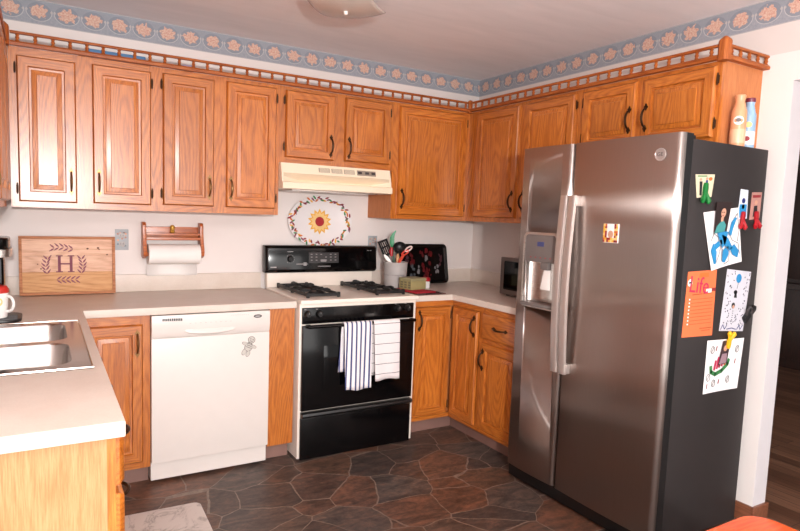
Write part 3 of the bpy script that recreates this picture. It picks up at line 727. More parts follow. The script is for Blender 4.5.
# burners and grates
for gx0, gx1 in ((-1.612, -1.420), (-1.165, -0.980)):
    for by in (-0.22, -0.47):
        cx_ = (gx0 + gx1) / 2
        b = MB(); b.lathe([(0.055, 0.9215), (0.055, 0.928), (0.042, 0.931), (0.042, 0.936), (0.038, 0.940), (0.002, 0.940)], (cx_, by, 0), 20); b.build('burner', cast_iron, t)
    b = MB(); y0, y1 = -0.590, -0.100; zt = 0.947; w = 0.0075
    for px in (gx0, gx1): b.box(px - w, px + w, y0, y1, 0.930, 0.947)
    for py in (y0, (y0 + y1) / 2, y1): b.box(gx0, gx1, py - w, py + w, 0.930, 0.947)
    for px in (gx0, gx1):
        for py in (y0, (y0 + y1) / 2, y1): b.box(px - 0.008, px + 0.008, py - 0.008, py + 0.008, 0.9221, 0.952)
    for by in (-0.22, -0.47):
        cx_ = (gx0 + gx1) / 2
        for dx, dy in ((1, 0), (-1, 0), (0, 1), (0, -1)):
            ex = cx_ + dx * (gx1 - gx0) / 2; ey = by + dy * 0.135
            ix, iy = cx_ + dx * 0.030, by + dy * 0.030
            prof_ = [(0, 0.936), (0, 0.954), (0.3, 0.962), (1.0, 0.958), (1.0, 0.946)]
            L_ = []
            for s_ in (-0.0065, 0.0065):
                L_.append([Vector((ex + (ix - ex) * q + (s_ if dx == 0 else 0), ey + (iy - ey) * q + (s_ if dx else 0), z_)) for q, z_ in prof_])
            b.loft(L_)
    b.bevel(0.0018, 50, 1); b.build('burner_grate', cast_iron, t)

# ------------------------------------------------------------------ range hood
t = thing('range_hood', 'cream under-cabinet range hood above the stove', 'range hood', (-1.33, -0.2, 1.54))
HX0, HX1 = -1.698, -0.964
def hs(x_, k):   # k = depth of the recess below the vents
    return [Vector((x_, -0.012, 1.690)), Vector((x_, -0.345, 1.690)), Vector((x_, -0.362, 1.632)), Vector((x_, -0.366 + k * 0.95, 1.612 - k * 0.25)), Vector((x_, -0.372 + k * 0.9, 1.582)), Vector((x_, -0.385, 1.576)), Vector((x_, -0.387, 1.541)), Vector((x_, -0.372, 1.538)), Vector((x_, -0.012, 1.538))]
b = MB(); b.loft([hs(HX0, 0.0), hs(HX0 + 0.012, 0.002), hs(HX0 + 0.14, 0.075), hs(HX1 - 0.11, 0.075), hs(HX1 - 0.012, 0.002), hs(HX1, 0.0)]); hood = b.build('shell', almond, t, ang=18)
def hy(z): return -0.345 - (1.690 - z) / 0.058 * 0.017
def hood_box(mb, x0, x1, z0, z1, th, mi=0):
    mb.add([(x0, hy(z0) - th, z0), (x1, hy(z0) - th, z0), (x1, hy(z1) - th, z1), (x0, hy(z1) - th, z1), (x0, hy(z0) + .004, z0), (x1, hy(z0) + .004, z0), (x1, hy(z1) + .004, z1), (x0, hy(z1) + .004, z1)], [(0, 1, 2, 3), (0, 4, 5, 1), (1, 5, 6, 2), (2, 6, 7, 3), (3, 7, 4, 0)], mi)
for vx in (-1.462, -1.378, -1.294):
    b = MB(); hood_box(b, vx, vx + 0.072, 1.647, 1.674, 0.001, 0)
    for q in range(5): hood_box(b, vx + 0.003, vx + 0.069, 1.649 + q * 0.005, 1.6515 + q * 0.005, 0.0025, 1)
    b.build('vent', [almond_dk, almond], t)
b = MB(); hood_box(b, -1.205, -1.072, 1.644, 1.676, 0.0015); sp = b.build('switch_panel', plain('hood_panel', (150, 136, 122), 0.5), t)
for sx in (-1.185, -1.135, -1.090):
    b = MB(); hood_box(b, sx - 0.013, sx + 0.013, 1.654, 1.668, 0.005); b.build('switch', dark_grey, sp)
b = MB(); b.box(-1.62, -1.04, -0.33, -0.06, 1.533, 1.5379); b.build('filter', steel_h, t)

# ------------------------------------------------------------------ refrigerator
FX, FY0, FY1 = -0.719, -1.308, -2.215
t = thing('refrigerator', 'tall stainless steel side-by-side refrigerator with charcoal side', 'refrigerator', (-0.4, -1.76, 0))
b = MB(); b.box(-0.640, -0.0875, FY1 + 0.004, FY0 - 0.004, 0.03, 1.755); b.bevel(0.004); b.build('case', fridge_side, t)
b = MB(); b.box(-0.700, -0.60, FY1 + 0.02, FY0 - 0.006, 0.010, 0.074); b.bevel(0.003); b.build('kick_grille', black_satin, t)
b = MB()
for fx in (-0.58, -0.14):
    for fy in (FY1 + 0.06, FY0 - 0.06): b.cyl((fx, fy, 0), (fx, fy, 0.031), 0.018, 12)
b.build('foot', black_satin, t)
SPL = -1.655
def fdoor(y0, y1, label):
    """y0 > y1; rounded vertical edges, faintly bowed face"""
    b = MB(); r = 0.022; prof = [(-0.648, y0), (FX + r, y0)]
    for k in range(1, 7):
        a = R(90 * k / 6); prof.append((FX + r - r * math.sin(a), y0 - r + r * math.cos(a)))
    n = 8
    for k in range(1, n):
        s_ = k / n; prof.append((FX - 0.006 * math.sin(math.pi * s_), y0 - r + (y1 + r - y0 + r) * s_))
    for k in range(0, 7):
        a = R(90 * k / 6); prof.append((FX + r - r * math.cos(a), y1 + r - r * math.sin(a)))
    prof += [(-0.648, y1)]
    b.loft([[Vector((x_, y_, 0.080)) for x_, y_ in prof], [Vector((x_, y_, 1.774)) for x_, y_ in prof]])
    return b
def side_skin(parent, y, sgn):
    box('door_edge', -0.6475, FX + 0.030, min(y, y + sgn * 0.0012), max(y, y + sgn * 0.0012), 0.081, 1.773, black_satin, parent)
dl = fdoor(FY0, SPL + 0.004, '').build('freezer_door', steel_m, t)
cut = box('cut', -0.80, FX + 0.056, -1.597, -1.385, 0.986, 1.194, steel_m)      # opening of the water dispenser, removed right after
md = dl.modifiers.new('opening', 'BOOLEAN'); md.operation = 'DIFFERENCE'; md.object = cut; md.solver = 'EXACT'
bpy.context.view_layer.update()
me_ = bpy.data.meshes.new_from_object(dl.evaluated_get(bpy.context.evaluated_depsgraph_get()))
dl.modifiers.clear(); dl.data = me_; me_.name = 'freezer_door'; bpy.data.objects.remove(cut)
dr = fdoor(SPL - 0.004, FY1, '').build('fridge_door', steel_m, t)
side_skin(dr, FY1, -1)
for yh in (FY0 - 0.05, FY1 + 0.05):
    b = MB(); b.box(-0.70, -0.60, yh - 0.03, yh + 0.03, 1.7551, 1.772); b.bevel(0.004); b.build('hinge_cover', black_satin, t)
def fhandle(yc, parent, wdt=0.040):
    b = MB(); n = 14; loops = []
    for i in range(n + 1):
        s_ = i / n; z_ = 0.672 + (1.528 - 0.672) * s_; bow = 0.018 * math.sin(math.pi * s_)
        xo = -0.757 - bow
        loops.append([Vector((xo + 0.016, yc + wdt / 2, z_)), Vector((xo + 0.004, yc + wdt / 2, z_)), Vector((xo, yc + wdt / 2 - 0.006, z_)), Vector((xo, yc - wdt / 2 + 0.006, z_)), Vector((xo + 0.004, yc - wdt / 2, z_)), Vector((xo + 0.016, yc - wdt / 2, z_))])
    b.loft(loops); h = b.build('handle', handle_m, parent)
    for z0_ in (0.674, 1.478):
        m = MB(); m.box(-0.752, FX - 0.001, yc - wdt / 2 - 0.004, yc + wdt / 2 - 0.004, z0_, z0_ + 0.048); m.bevel(0.003); m.build('mount', handle_m, h)
fhandle(-1.645, dl); fhandle(-1.698, dr)
# dispenser
D0, D1 = -1.372, -1.610
dsp = MB(); dsp.ring(0, 0, 0, 0, [(0, 0)]) if False else None
def fx_prism(mb, poly, x0, x1, mi=0): return mb.prism(poly, 'yz', x0, x1, mi)
def rpoly(y0, y1, z0, z1, r, n=5, topr=None):
    tr = r if topr is None else topr; out = []
    for cy_, cz_, a0, rr in ((y1 - tr, z1 - tr, 0, tr), (y0 + tr, z1 - tr, 90, tr), (y0 + r, z0 + r, 180, r), (y1 - r, z0 + r, 270, r)):
        for k in range(n + 1):
            a = R(a0 + 90 * k / n); out.append((cy_ + rr * math.cos(a), cz_ + rr * math.sin(a)))
    return out
ym, yM = D1, D0
b = MB(); o_ = rpoly(ym, yM, 0.960, 1.345, 0.022, 5, 0.03); i_ = rpoly(ym + 0.012, yM - 0.012, 0.974, 1.333, 0.012, 5, 0.02)
b.loft([[Vector((FX + 0.002, y_, z_)) for y_, z_ in o_], [Vector((FX - 0.018, y_, z_)) for y_, z_ in o_], [Vector((FX - 0.018, y_, z_)) for y_, z_ in i_], [Vector((FX - 0.006, y_, z_)) for y_, z_ in i_]], 0, False, False)
df = b.build('dispenser', steel_h, dl)
b = MB(); b.box(FX - 0.015, FX - 0.004, ym + 0.012, yM - 0.012, 1.195, 1.333); b.bevel(0.002); cpn = b.build('control_panel', grey_plastic, df)
b = MB(); b.box(FX - 0.0165, FX - 0.0145, -1.515, -1.470, 1.275, 1.298); b.build('screen', screen_m, df)
b = MB()
for i in range(5): b.box(FX - 0.0162, FX - 0.0145, -1.43 - i * 0.034, -1.424 - i * 0.034, 1.215, 1.221)
b.build('button_mark', red_m, df)
# curved alcove back: a shallow half-round steel liner inside the opening
b = MB(); n = 16; L0, L1 = [], []
for i in range(n + 1):
    a = math.pi * i / n; y_ = -1.491 - 0.1045 * math.cos(a) ; x_ = FX + 0.002 + 0.050 * math.sin(a)
    L0.append(Vector((x_, y_, 0.9875))); L1.append(Vector((x_, y_, 1.193)))
b.loft([L0, L1], 0, False, False, False); b.build('alcove', steel_h, df)
b = MB(); b.box(FX - 0.030, FX - 0.004, -1.565, -1.512, 1.160, 1.196); b.bevel(0.004); b.build('nozzle', grey_plastic, df)
b = MB(); b.loft([[Vector((FX - 0.020, -1.530, 1.160)), Vector((FX - 0.020, -1.575, 1.160)), Vector((FX - 0.012, -1.575, 1.160)), Vector((FX - 0.012, -1.530, 1.160))], [Vector((FX - 0.034, -1.522, 1.062)), Vector((FX - 0.034, -1.585, 1.062)), Vector((FX - 0.026, -1.585, 1.062)), Vector((FX - 0.026, -1.522, 1.062))]]); b.bevel(0.002); b.build('paddle', white_m, df)
b = MB(); fx_prism(b, [(ym + 0.004, 0.966), (ym + 0.004, 0.985), (yM - 0.004, 0.985), (yM - 0.004, 0.966)], FX - 0.024, FX - 0.002); b.bevel(0.006, 40, 3); b.build('drip_tray', grey_plastic, df)
# round emblem
b = MB(); b.lathe([(0.026, 0), (0.026, 0.002), (0.023, 0.003), (0.022, 0.002), (0.001, 0.002)], (FX - 0.0055, -2.128, 1.690), 28, 0, Matrix.Rotation(R(-90), 4, 'Y')); em = b.build('emblem', plain('emblem_silver', (196, 188, 184), 0.3, 0.6), dr)
text_mesh('emblem_letters', 'GE', 0.022, face_nx(FX - 0.0085, -2.128, 1.690), plain('emblem_print', (90, 84, 84), 0.4), em)
# small picture magnet on the door
t = thing('photo_magnet', 'small patterned photo magnet alone on the steel fridge door', 'magnet', (-0.728, -1.912, 1.36))
b = MB(); b.box(-0.729, FX - 0.0045, -1.952, -1.872, 1.318, 1.402); mg = b.bevel(0.001).build('backing', paper_m, t)
b = MB(); random.seed(3); pats = []
for i in range(8):
    for j in range(8):
        if 2 <= i <= 5 and 2 <= j: continue
        y_ = -1.950 + i * 0.0098; z_ = 1.320 + j * 0.0102
        b.box(-0.7298, -0.7288, y_, y_ + 0.0096, z_, z_ + 0.010, random.choice((0, 0, 1, 2, 3)))
b.build('patterned_frame', [maroon, rust_m, gold_m, cream_m], mg)
b = MB(); b.prism([(-1.912 + 0.014 * math.cos(a), 1.355 + 0.017 * math.sin(a)) for a in [2 * math.pi * i / 16 for i in range(16)]], 'yz', -0.7285, -0.7296, 0); b.box(-0.7295, -0.7285, -1.929, -1.895, 1.340, 1.352, 1); b.build('printed_figure', [skin_ink, white_m], mg)

# ------------------------------------------------------------------ papers and magnets on the fridge side
YS = FY1 + 0.004 - 0.0006
def sheet(quad, mat, parent, name='sheet', th=0.0008, y=YS, curl=0.0):
    """quad: (x,z) x4 counter-clockwise from bottom left; a thin sheet lying on the fridge side"""
    b = MB(); n = 10; loops = []
    (x0, z0), (x1, z1), (x2, z2), (x3, z3) = quad
    fr, bk = [], []
    vs = []; fs = []
    for i in range(n + 1):
        v = i / n
        for j in range(n + 1):
            u = j / n
            x_ = (x0 * (1 - u) + x1 * u) * (1 - v) + (x3 * (1 - u) + x2 * u) * v; z_ = (z0 * (1 - u) + z1 * u) * (1 - v) + (z3 * (1 - u) + z2 * u) * v
            vs.append((x_, y - curl * ((2 * u - 1) ** 2) * (1 - v), z_))
    N = (n + 1) ** 2
    vs += [(p[0], p[1] - th, p[2]) for p in vs]
    for i in range(n):
        for j in range(n):
            a = i * (n + 1) + j; q = (a, a + 1, a + n + 2, a + n + 1); fs.append(q); fs.append(tuple(k + N for k in reversed(q)))
    for k in range(n):
        for a, c in ((k, k + 1), ((n) * (n + 1) + k, n * (n + 1) + k + 1), (k * (n + 1), (k + 1) * (n + 1)), (k * (n + 1) + n, (k + 1) * (n + 1) + n)): fs.append((a, c, c + N, a + N))
    b.add(vs, fs); return b.build(name, mat, parent)
def quadmap(quad):
    (x0, z0), (x1, z1), (x2, z2), (x3, z3) = quad
    return lambda u, v: ((x0 * (1 - u) + x1 * u) * (1 - v) + (x3 * (1 - u) + x2 * u) * v, (z0 * (1 - u) + z1 * u) * (1 - v) + (z3 * (1 - u) + z2 * u) * v)
def mark(mb, Q, poly, mi=0, y=YS - 0.0008, th=0.0005):
    mb.prism([Q(u, v) for u, v in poly], 'xz', y + 0.0001, y - th, mi)
def stroke(mb, Q, pts, w, mi=0, y=YS - 0.0008, th=0.0005):
    p3 = [Vector((*Q(u, v),)) for u, v in pts]
    for a, c in zip(p3, p3[1:]):
        d = (c - a); L = d.length
        if L < 1e-6: continue
        d /= L; n_ = Vector((-d.y, d.x)) * w / 2
        mb.prism([tuple(a - n_ - d * w * .3), tuple(c - n_ + d * w * .3), tuple(c + n_ + d * w * .3), tuple(a + n_ - d * w * .3)], 'xz', y + 0.0001, y - th, mi)
def ell(u, v, a, b_, n=16): return [(u + a * math.cos(2 * math.pi * i / n), v + b_ * math.sin(2 * math.pi * i / n)) for i in range(n)]

# orange list
q = [(-0.614, 0.941), (-0.400, 0.936), (-0.405, 1.222), (-0.605, 1.216)]; Q = quadmap(q)
t = thing('paper_sheet', 'orange printed list with white bullets on the fridge side', 'paper', (-0.5, YS, 0.936))
s_ = sheet(q, orange_paper, t)
b = MB(); mark(b, Q, [(0.40, 0.90), (0.72, 0.90), (0.72, 0.97), (0.40, 0.97)], 0); mark(b, Q, [(0.68, 0.66), (0.86, 0.66), (0.86, 0.72), (0.68, 0.72)], 2); mark(b, Q, [(0.87, 0.68), (1.0, 0.68), (1.0, 0.73), (0.87, 0.73)], 1)
b.build('heading_block', [rust_m, maroon, white_m], s_)
text_mesh('heading_text', 'Life', 0.098, face_y(*(lambda p: (p[0], YS - 0.0015, p[1]))(Q(0.42, 0.775))) @ Matrix.Rotation(R(-5), 4, 'Z'), pink_m, s_)
b = MB(); mark(b, Q, ell(0.10, 0.83, 0.075, 0.055), 0); stroke(b, Q, [(0.06, 0.83), (0.14, 0.835)], 0.006, 1, YS - 0.0014); b.build('round_badge', [white_m, ink_m], s_)
b = MB()
for i in range(8):
    v = 0.57 - i * 0.054; stroke(b, Q, [(0.19, v), (0.92, v + 0.01)], 0.0022, 0)
stroke(b, Q, [(0.22, 0.645), (0.55, 0.65)], 0.004, 0); stroke(b, Q, [(0.58, 0.65), (0.85, 0.655)], 0.004, 0); stroke(b, Q, [(0.55, 0.12), (0.95, 0.125)], 0.004, 0); stroke(b, Q, [(0.62, 0.085), (0.9, 0.09)], 0.003, 0)
b.build('ruled_line', plain('list_ink', (168, 78, 40), 0.7), s_)
b = MB()
for i in range(8): mark(b, Q, ell(0.14, 0.575 - i * 0.054, 0.022, 0.013, 10), 0)
b.build('bullet_dot', white_m, s_)

# blue drawing
q = [(-0.455, 1.218), (-0.235, 1.256), (-0.285, 1.492), (-0.535, 1.462)]; Q = quadmap(q)
t = thing('paper_drawing', 'white sheet with a loose bright blue crayon drawing on the fridge side', 'paper', (-0.38, YS, 1.218))
s_ = sheet(q, paper_m, t, curl=0.006)
b = MB(); yy = YS - 0.0066
mk = lambda poly: mark(b, Q, poly, 0, yy, 0.0006)
mk([(0.30, 0.62), (0.42, 0.66), (0.62, 0.60), (0.50, 0.40), (0.40, 0.34), (0.34, 0.48)]); mk([(0.62, 0.55), (0.74, 0.76), (0.84, 0.84), (0.90, 0.82), (0.78, 0.66), (0.70, 0.52)])
mk([(0.42, 0.58), (0.60, 0.50), (0.72, 0.30), (0.60, 0.26), (0.46, 0.40)]); mk([(0.18, 0.44), (0.40, 0.50), (0.42, 0.42), (0.20, 0.34)]); mk([(0.05, 0.34), (0.16, 0.46), (0.22, 0.30), (0.16, 0.10), (0.10, 0.10)]); mk([(0.64, 0.30), (0.78, 0.36), (0.92, 0.22), (0.86, 0.10), (0.70, 0.18)]); mk([(0.40, 0.30), (0.60, 0.36), (0.58, 0.20), (0.44, 0.08), (0.36, 0.10)])
b.build('blue_patch', blue_m, s_)
b = MB()
for pts in ([(0.08, 0.5), (0.2, 0.62), (0.30, 0.55), (0.4, 0.3), (0.34, 0.12)], [(0.62, 0.6), (0.72, 0.44), (0.9, 0.36), (0.94, 0.16)], [(0.5, 0.36), (0.62, 0.24), (0.56, 0.08), (0.4, 0.05)], [(0.18, 0.12), (0.3, 0.26), (0.36, 0.4)], [(0.84, 0.84), (0.92, 0.9), (0.95, 0.6), (0.88, 0.4)]): stroke(b, Q, pts, 0.0028, 0, yy - 0.0003)
b.build('pencil_line', greyink, s_)
# portrait print
q = [(-0.440, 1.368), (-0.330, 1.384), (-0.335, 1.505), (-0.450, 1.512)]; q = [(-0.462, 1.376), (-0.372, 1.388), (-0.352, 1.514), (-0.461, 1.508)]; Q = quadmap(q)
t = thing('photo_print', 'dark portrait photo print clipped over the blue drawing', 'photo', (-0.40, YS - 0.01, 1.352))
s_ = sheet(q, plain('photo_dark', (44, 30, 30), 0.3), t, y=YS - 0.0085)
b = MB(); y2 = YS - 0.0093
mark(b, Q, ell(0.54, 0.64, 0.17, 0.15), 0, y2); mark(b, Q, [(0.42, 0.34), (0.58, 0.34), (0.6, 0.5), (0.4, 0.5)], 0, y2 + 0.0001); mark(b, Q, [(0.02, 0.01), (0.80, 0.01), (0.84, 0.22), (0.64, 0.36), (0.44, 0.36), (0.16, 0.24)], 1, y2 - 0.0002)
b.build('printed_figure', [skin_ink, teal_m], s_)
b = MB(); stroke(b, Q, [(0.42, 0.66), (0.48, 0.66)], 0.003, 0, y2 - 0.0004); stroke(b, Q, [(0.54, 0.66), (0.60, 0.66)], 0.003, 0, y2 - 0.0004); stroke(b, Q, [(0.46, 0.55), (0.55, 0.55)], 0.003, 1, y2 - 0.0004); b.build('printed_features', [ink_m, maroon], s_)

def clip(name, label, cx_, cz_, mat, size=0.045, flip=1, y=YS - 0.002, tilt=0):
    """bow-shaped spring clip: two lobes below a pinched jaw"""
    t = thing(name, label, 'clip magnet', (cx_, y, cz_ - size))
    M = Matrix.Translation((cx_, y, cz_)) @ Matrix.Rotation(R(tilt), 4, 'Y')
    b = MB()
    for s in (-1, 1):
        pts = [M @ Vector((s * size * 0.10, -0.006, 0.0)), M @ Vector((s * size * 0.20, -0.010, -flip * size * 0.3)), M @ Vector((s * size * 0.42, -0.013, -flip * size * 0.75)), M @ Vector((s * size * 0.40, -0.012, -flip * size * 1.0))]
        b.tube(pts, [size * 0.14, size * 0.16, size * 0.24, size * 0.12], 10)
    b.build('wing', mat, t)
    b = MB(); b.loft([[M @ Vector((x_ * size * k, y_, flip * z_ * size)) for x_, y_ in ((-1, 0), (1, 0), (1, -0.012), (-1, -0.012))] for z_, k in ((-0.15, 0.22), (0.35, 0.26), (0.75, 0.20), (0.85, 0.12))]); b.bevel(0.002); b.build('jaw', mat, t)
    return t
# two little photos with red clips, one card with a green clip
def card(label, q, base, marks, yo=0.0):
    t = thing('photo_print', label, 'photo', ((q[0][0] + q[1][0]) / 2, YS - yo, q[0][1])); s_ = sheet(q, base, t, y=YS - yo); Q = quadmap(q)
    b = MB(); mats = []
    for poly, m in marks:
        if m not in mats: mats.append(m)
        mark(b, Q, poly, mats.index(m), YS - yo - 0.0008)
    b.build('printed_picture', mats, s_); return t
card('cream patterned card held by the green clip on the fridge side', [(-0.590, 1.520), (-0.490, 1.528), (-0.478, 1.622), (-0.610, 1.614)], plain('card_cream', (206, 196, 168), 0.6), [([(0.18, 0.1), (0.32, 0.1), (0.36, 0.7), (0.2, 0.7)], ink_m), ([(0.55, 0.3), (0.66, 0.3), (0.66, 0.75), (0.55, 0.75)], navy_m), (ell(0.8, 0.8, 0.1, 0.08), rust_m), (ell(0.27, 0.78, 0.07, 0.06), skin_ink), (ell(0.6, 0.82, 0.07, 0.06), skin_ink), ([(0.1, 0.9), (0.6, 0.9), (0.6, 0.95), (0.1, 0.95)], leafgreen)])
clip('clip_magnet', 'green bow-shaped clip magnet holding a cream card', -0.545, 1.545, green_m, 0.046, 1, YS - 0.001, 4)
card('narrow blue snapshot held by a red clip on the fridge side', [(-0.290, 1.44), (-0.215, 1.446), (-0.222, 1.570), (-0.280, 1.572)], plain('snap_pale', (206, 212, 224), 0.5), [([(0.1, 0.05), (0.9, 0.05), (0.9, 0.5), (0.1, 0.5)], blue_m), (ell(0.5, 0.62, 0.2, 0.09), navy_m), (ell(0.5, 0.42, 0.16, 0.08), skin_ink)])
clip('clip_magnet', 'red clip magnet holding the narrow blue snapshot', -0.258, 1.440, red_m, 0.042, 1, YS - 0.001, 6)
card('pinkish snapshot held by a red clip near the fridge back edge', [(-0.195, 1.44), (-0.115, 1.450), (-0.112, 1.566), (-0.190, 1.562)], plain('snap_pink', (176, 128, 118), 0.5), [([(0.3, 0.1), (0.7, 0.1), (0.66, 0.5), (0.34, 0.5)], ink_m), (ell(0.5, 0.62, 0.15, 0.09), skin_ink), ([(0.1, 0.8), (0.9, 0.8), (0.9, 0.9), (0.1, 0.9)], maroon)])
clip('clip_magnet', 'red clip magnet holding the pinkish snapshot', -0.150, 1.445, red_m, 0.042, 1, YS - 0.001, -4)
# speckled sheet with balloon
q = [(-0.350, 0.952), (-0.165, 0.938), (-0.140, 1.208), (-0.328, 1.224)]; Q = quadmap(q)
t = thing('paper_drawing', 'long white sheet of dark speckles with a blue balloon on top', 'paper', (-0.24, YS, 0.938)); s_ = sheet(q, plain('sheet_lilac', (200, 198, 206), 0.8), t)
b = MB(); random.seed(11)
for i in range(95):
    u, v = random.uniform(0.04, 0.96), random.uniform(0.10, 0.97)
    if abs(u - 0.52) < 0.17 and 0.28 < v < 0.95: continue
    a = random.uniform(0, 3.1); w = 0.016; stroke(b, Q, [(u - w * math.cos(a), v - w * 0.6 * math.sin(a)), (u + w * math.cos(a), v + w * 0.6 * math.sin(a))], 0.0040)
b.build('speckle', plain('speckle_ink', (70, 66, 84), 0.7), s_)
b = MB(); mark(b, Q, ell(0.52, 0.87, 0.11, 0.075), 0); stroke(b, Q, [(0.52, 0.80), (0.5, 0.70)], 0.002, 1); mark(b, Q, ell(0.46, 0.64, 0.075, 0.035), 1); mark(b, Q, [(0.42, 0.55), (0.54, 0.55), (0.5, 0.66), (0.44, 0.66)], 1); mark(b, Q, ell(0.44, 0.42, 0.07, 0.05), 1); mark(b, Q, ell(0.45, 0.40, 0.045, 0.03), 2, YS - 0.0012)
for i in range(5): stroke(b, Q, [(0.44, 0.33 - i * 0.035), (0.47, 0.33 - i * 0.035)], 0.003, 1)
b.build('drawn_balloon', [blue_m, ink_m, skin_ink], s_)
b = MB()
for pts in ([(0.05, 0.02), (0.12, 0.10), (0.2, 0.03), (0.28, 0.09)], [(0.72, 0.03), (0.8, 0.1), (0.86, 0.03), (0.95, 0.1)], [(0.3, 0.03), (0.5, 0.05), (0.68, 0.03)]): stroke(b, Q, pts, 0.004)
b.build('scribble', navy_m, s_)
t = thing('clip_magnet', 'black spring clip magnet on the edge of the speckled sheet', 'clip magnet', (-0.13, YS - 0.001, 1.0))
Mk = Matrix.Translation((-0.135, YS - 0.001, 1.02)) @ Matrix.Rotation(R(-38), 4, 'Y')
b = MB(); b.prism([(-0.052, -0.018), (0.040, -0.016), (0.052, 0.0), (0.040, 0.016), (-0.052, 0.018)], 'xz', 0, -0.014, 0, Mk); b.bevel(0.004); b.build('jaw', black_satin, t)
b = MB(); b.tube([Mk @ Vector(p) for p in ((-0.030, -0.012, 0.016), (-0.020, -0.018, 0.036), (0.0, -0.020, 0.040), (0.012, -0.014, 0.018))], 0.006, 8); b.lathe([(0.012, 0), (0.012, 0.003), (0.002, 0.0035)], Mk @ Vector((0.004, -0.0135, 0)), 16, 0, Matrix.Rotation(R(90), 4, 'X')); b.build('spring_arm', dark_grey, t)
# cake-like drawing
q = [(-0.440, 0.682), (-0.175, 0.676), (-0.145, 0.908), (-0.425, 0.915)]; q = [(-0.436, 0.678), (-0.176, 0.676), (-0.148, 0.906), (-0.428, 0.914)]; Q = quadmap(q)
t = thing('paper_drawing', 'white sheet with a green and pink scribbled basket, lowest on the fridge side', 'paper', (-0.29, YS, 0.676)); s_ = sheet(q, paper_m, t, curl=0.004)
b = MB(); yy = YS - 0.0048
stroke(b, Q, [(0.14, 0.50), (0.16, 0.40), (0.28, 0.35), (0.45, 0.40), (0.60, 0.52), (0.62, 0.60)], 0.018, 0, yy)
for u, v0, v1, m in ((0.24, 0.44, 0.60, 1), (0.31, 0.46, 0.66, 1), (0.37, 0.48, 0.70, 2), (0.44, 0.50, 0.66, 1), (0.51, 0.52, 0.70, 3)): stroke(b, Q, [(u, v0), (u + 0.02, v1)], 0.011, m, yy - 0.0003)
b.build('crayon_patch', [leafgreen, pink_m, maroon, rust_m], s_)
for (u, v) in ((0.14, 0.82), (0.82, 0.80), (0.26, 0.18), (0.66, 0.22), (0.1, 0.3)):
    b = MB(); stroke(b, Q, [(u + 0.05 * math.cos(a), v + 0.07 * math.sin(a)) for a in [i * 0.9 for i in range(8)]], 0.0026, 0, yy); stroke(b, Q, [(u - 0.03, v - 0.05), (u + 0.03, v + 0.06)], 0.0024, 0, yy)
    b.build('pencil_scribble', greyink, s_)
for (u, v) in ((0.24, 0.84), (0.80, 0.56), (0.4, 0.2), (0.08, 0.14)):
    b = MB(); stroke(b, Q, [(u, v - 0.04), (u + 0.01, v + 0.04)], 0.005, 0, yy); b.build('red_scribble', maroon, s_)
card('narrow dark snapshot over the scribbled basket drawing', [(-0.345, 0.800), (-0.280, 0.802), (-0.262, 0.905), (-0.318, 0.906)], plain('snap_dark', (60, 40, 44), 0.5), [(ell(0.5, 0.68, 0.24, 0.13), skin_ink), ([(0.1, 0.03), (0.9, 0.03), (0.8, 0.45), (0.2, 0.45)], plain('snap_lilac', (150, 120, 130), 0.5))], yo=0.006)
clip('clip_magnet', 'yellow clip magnet above the scribbled basket drawing', -0.282, 0.905, yellow_m, 0.042, -1, YS - 0.005, 8)

# spray cans on the fridge
def spray(label, cx_, cy_, r, body, cap, band, h):
    t = thing('spray_can', label, 'spray can', (cx_, cy_, 1.755)); z0 = 1.7555
    b = MB(); b.lathe([(r * .94, z0), (r, z0 + .004), (r, z0 + h * .66), (r * .94, z0 + h * .70), (r * .80, z0 + h * .74)], (cx_, cy_, 0), 28); bd = b.build('can', body, t)
    b = MB(); b.lathe([(r * .82, z0 + h * .735), (r * .72, z0 + h * .80), (r * .60, z0 + h * .86), (r * .66, z0 + h * .92), (r * .74, z0 + h * .965), (r * .6, z0 + h * .99), (r * .1, z0 + h)], (cx_, cy_, 0), 28); cpo = b.build('cap', cap, t)
    b = MB(); b.lathe([(r + .0004, z0 + .02), (r + .0006, z0 + .022), (r + .0006, z0 + h * .34), (r + .0004, z0 + h * .345)], (cx_, cy_, 0), 28, 0, None, False); b.build('label_band', band, bd)
    return bd, cpo
bd, cpo = spray('peach spray can with a round white badge standing on the fridge', -0.236, -2.150, 0.031, peach_m, peach_m, peach_hi, 0.233)
def front_disc(cx_, cy_, r, z, rr, m, parent, name, off=0.0008):
    d = Vector((-0.8, -0.6, 0)); d = (CAM_POS - Vector((cx_, cy_, z))); d.z = 0; d.normalize(); s = Vector((-d.y, d.x, 0))
    b = MB(); n = 20; loops = []
    pts = []
    for i in range(n):
        a = 2 * math.pi * i / n; u = rr * math.cos(a); w = rr * 0.9 * math.sin(a); th = u / r
        pts.append(Vector((cx_, cy_, z + w)) + (d * math.cos(th) + s * math.sin(th)) * (r + off))
    c = Vector((cx_, cy_, z)) + d * (r + off); b.add(pts + [c], [(i, (i + 1) % n, n) for i in range(n)]); return b.build(name, m, parent)
front_disc(-0.236, -2.150, 0.031, 1.872, 0.021, white_m, bd, 'round_badge'); front_disc(-0.236, -2.150, 0.031, 1.874, 0.010, greyink, bd, 'badge_print', 0.0014)
bd, cpo = spray('sky blue spray can with a dark plum top standing on the fridge', -0.160, -2.152, 0.028, sky_m, sky_m, white_m, 0.222)
b = MB(); b.lathe([(0.020, 1.962), (0.0215, 1.966), (0.0205, 1.980), (0.002, 1.981)], (-0.160, -2.152, 0), 24); b.build('spray_top', plain('plum_top', (112, 34, 56), 0.35), cpo)
front_disc(-0.160, -2.152, 0.028, 1.862, 0.014, cream_m, bd, 'flower_print'); front_disc(-0.165, -2.152, 0.028, 1.80, 0.012, maroon, bd, 'berry_print', 0.0012)

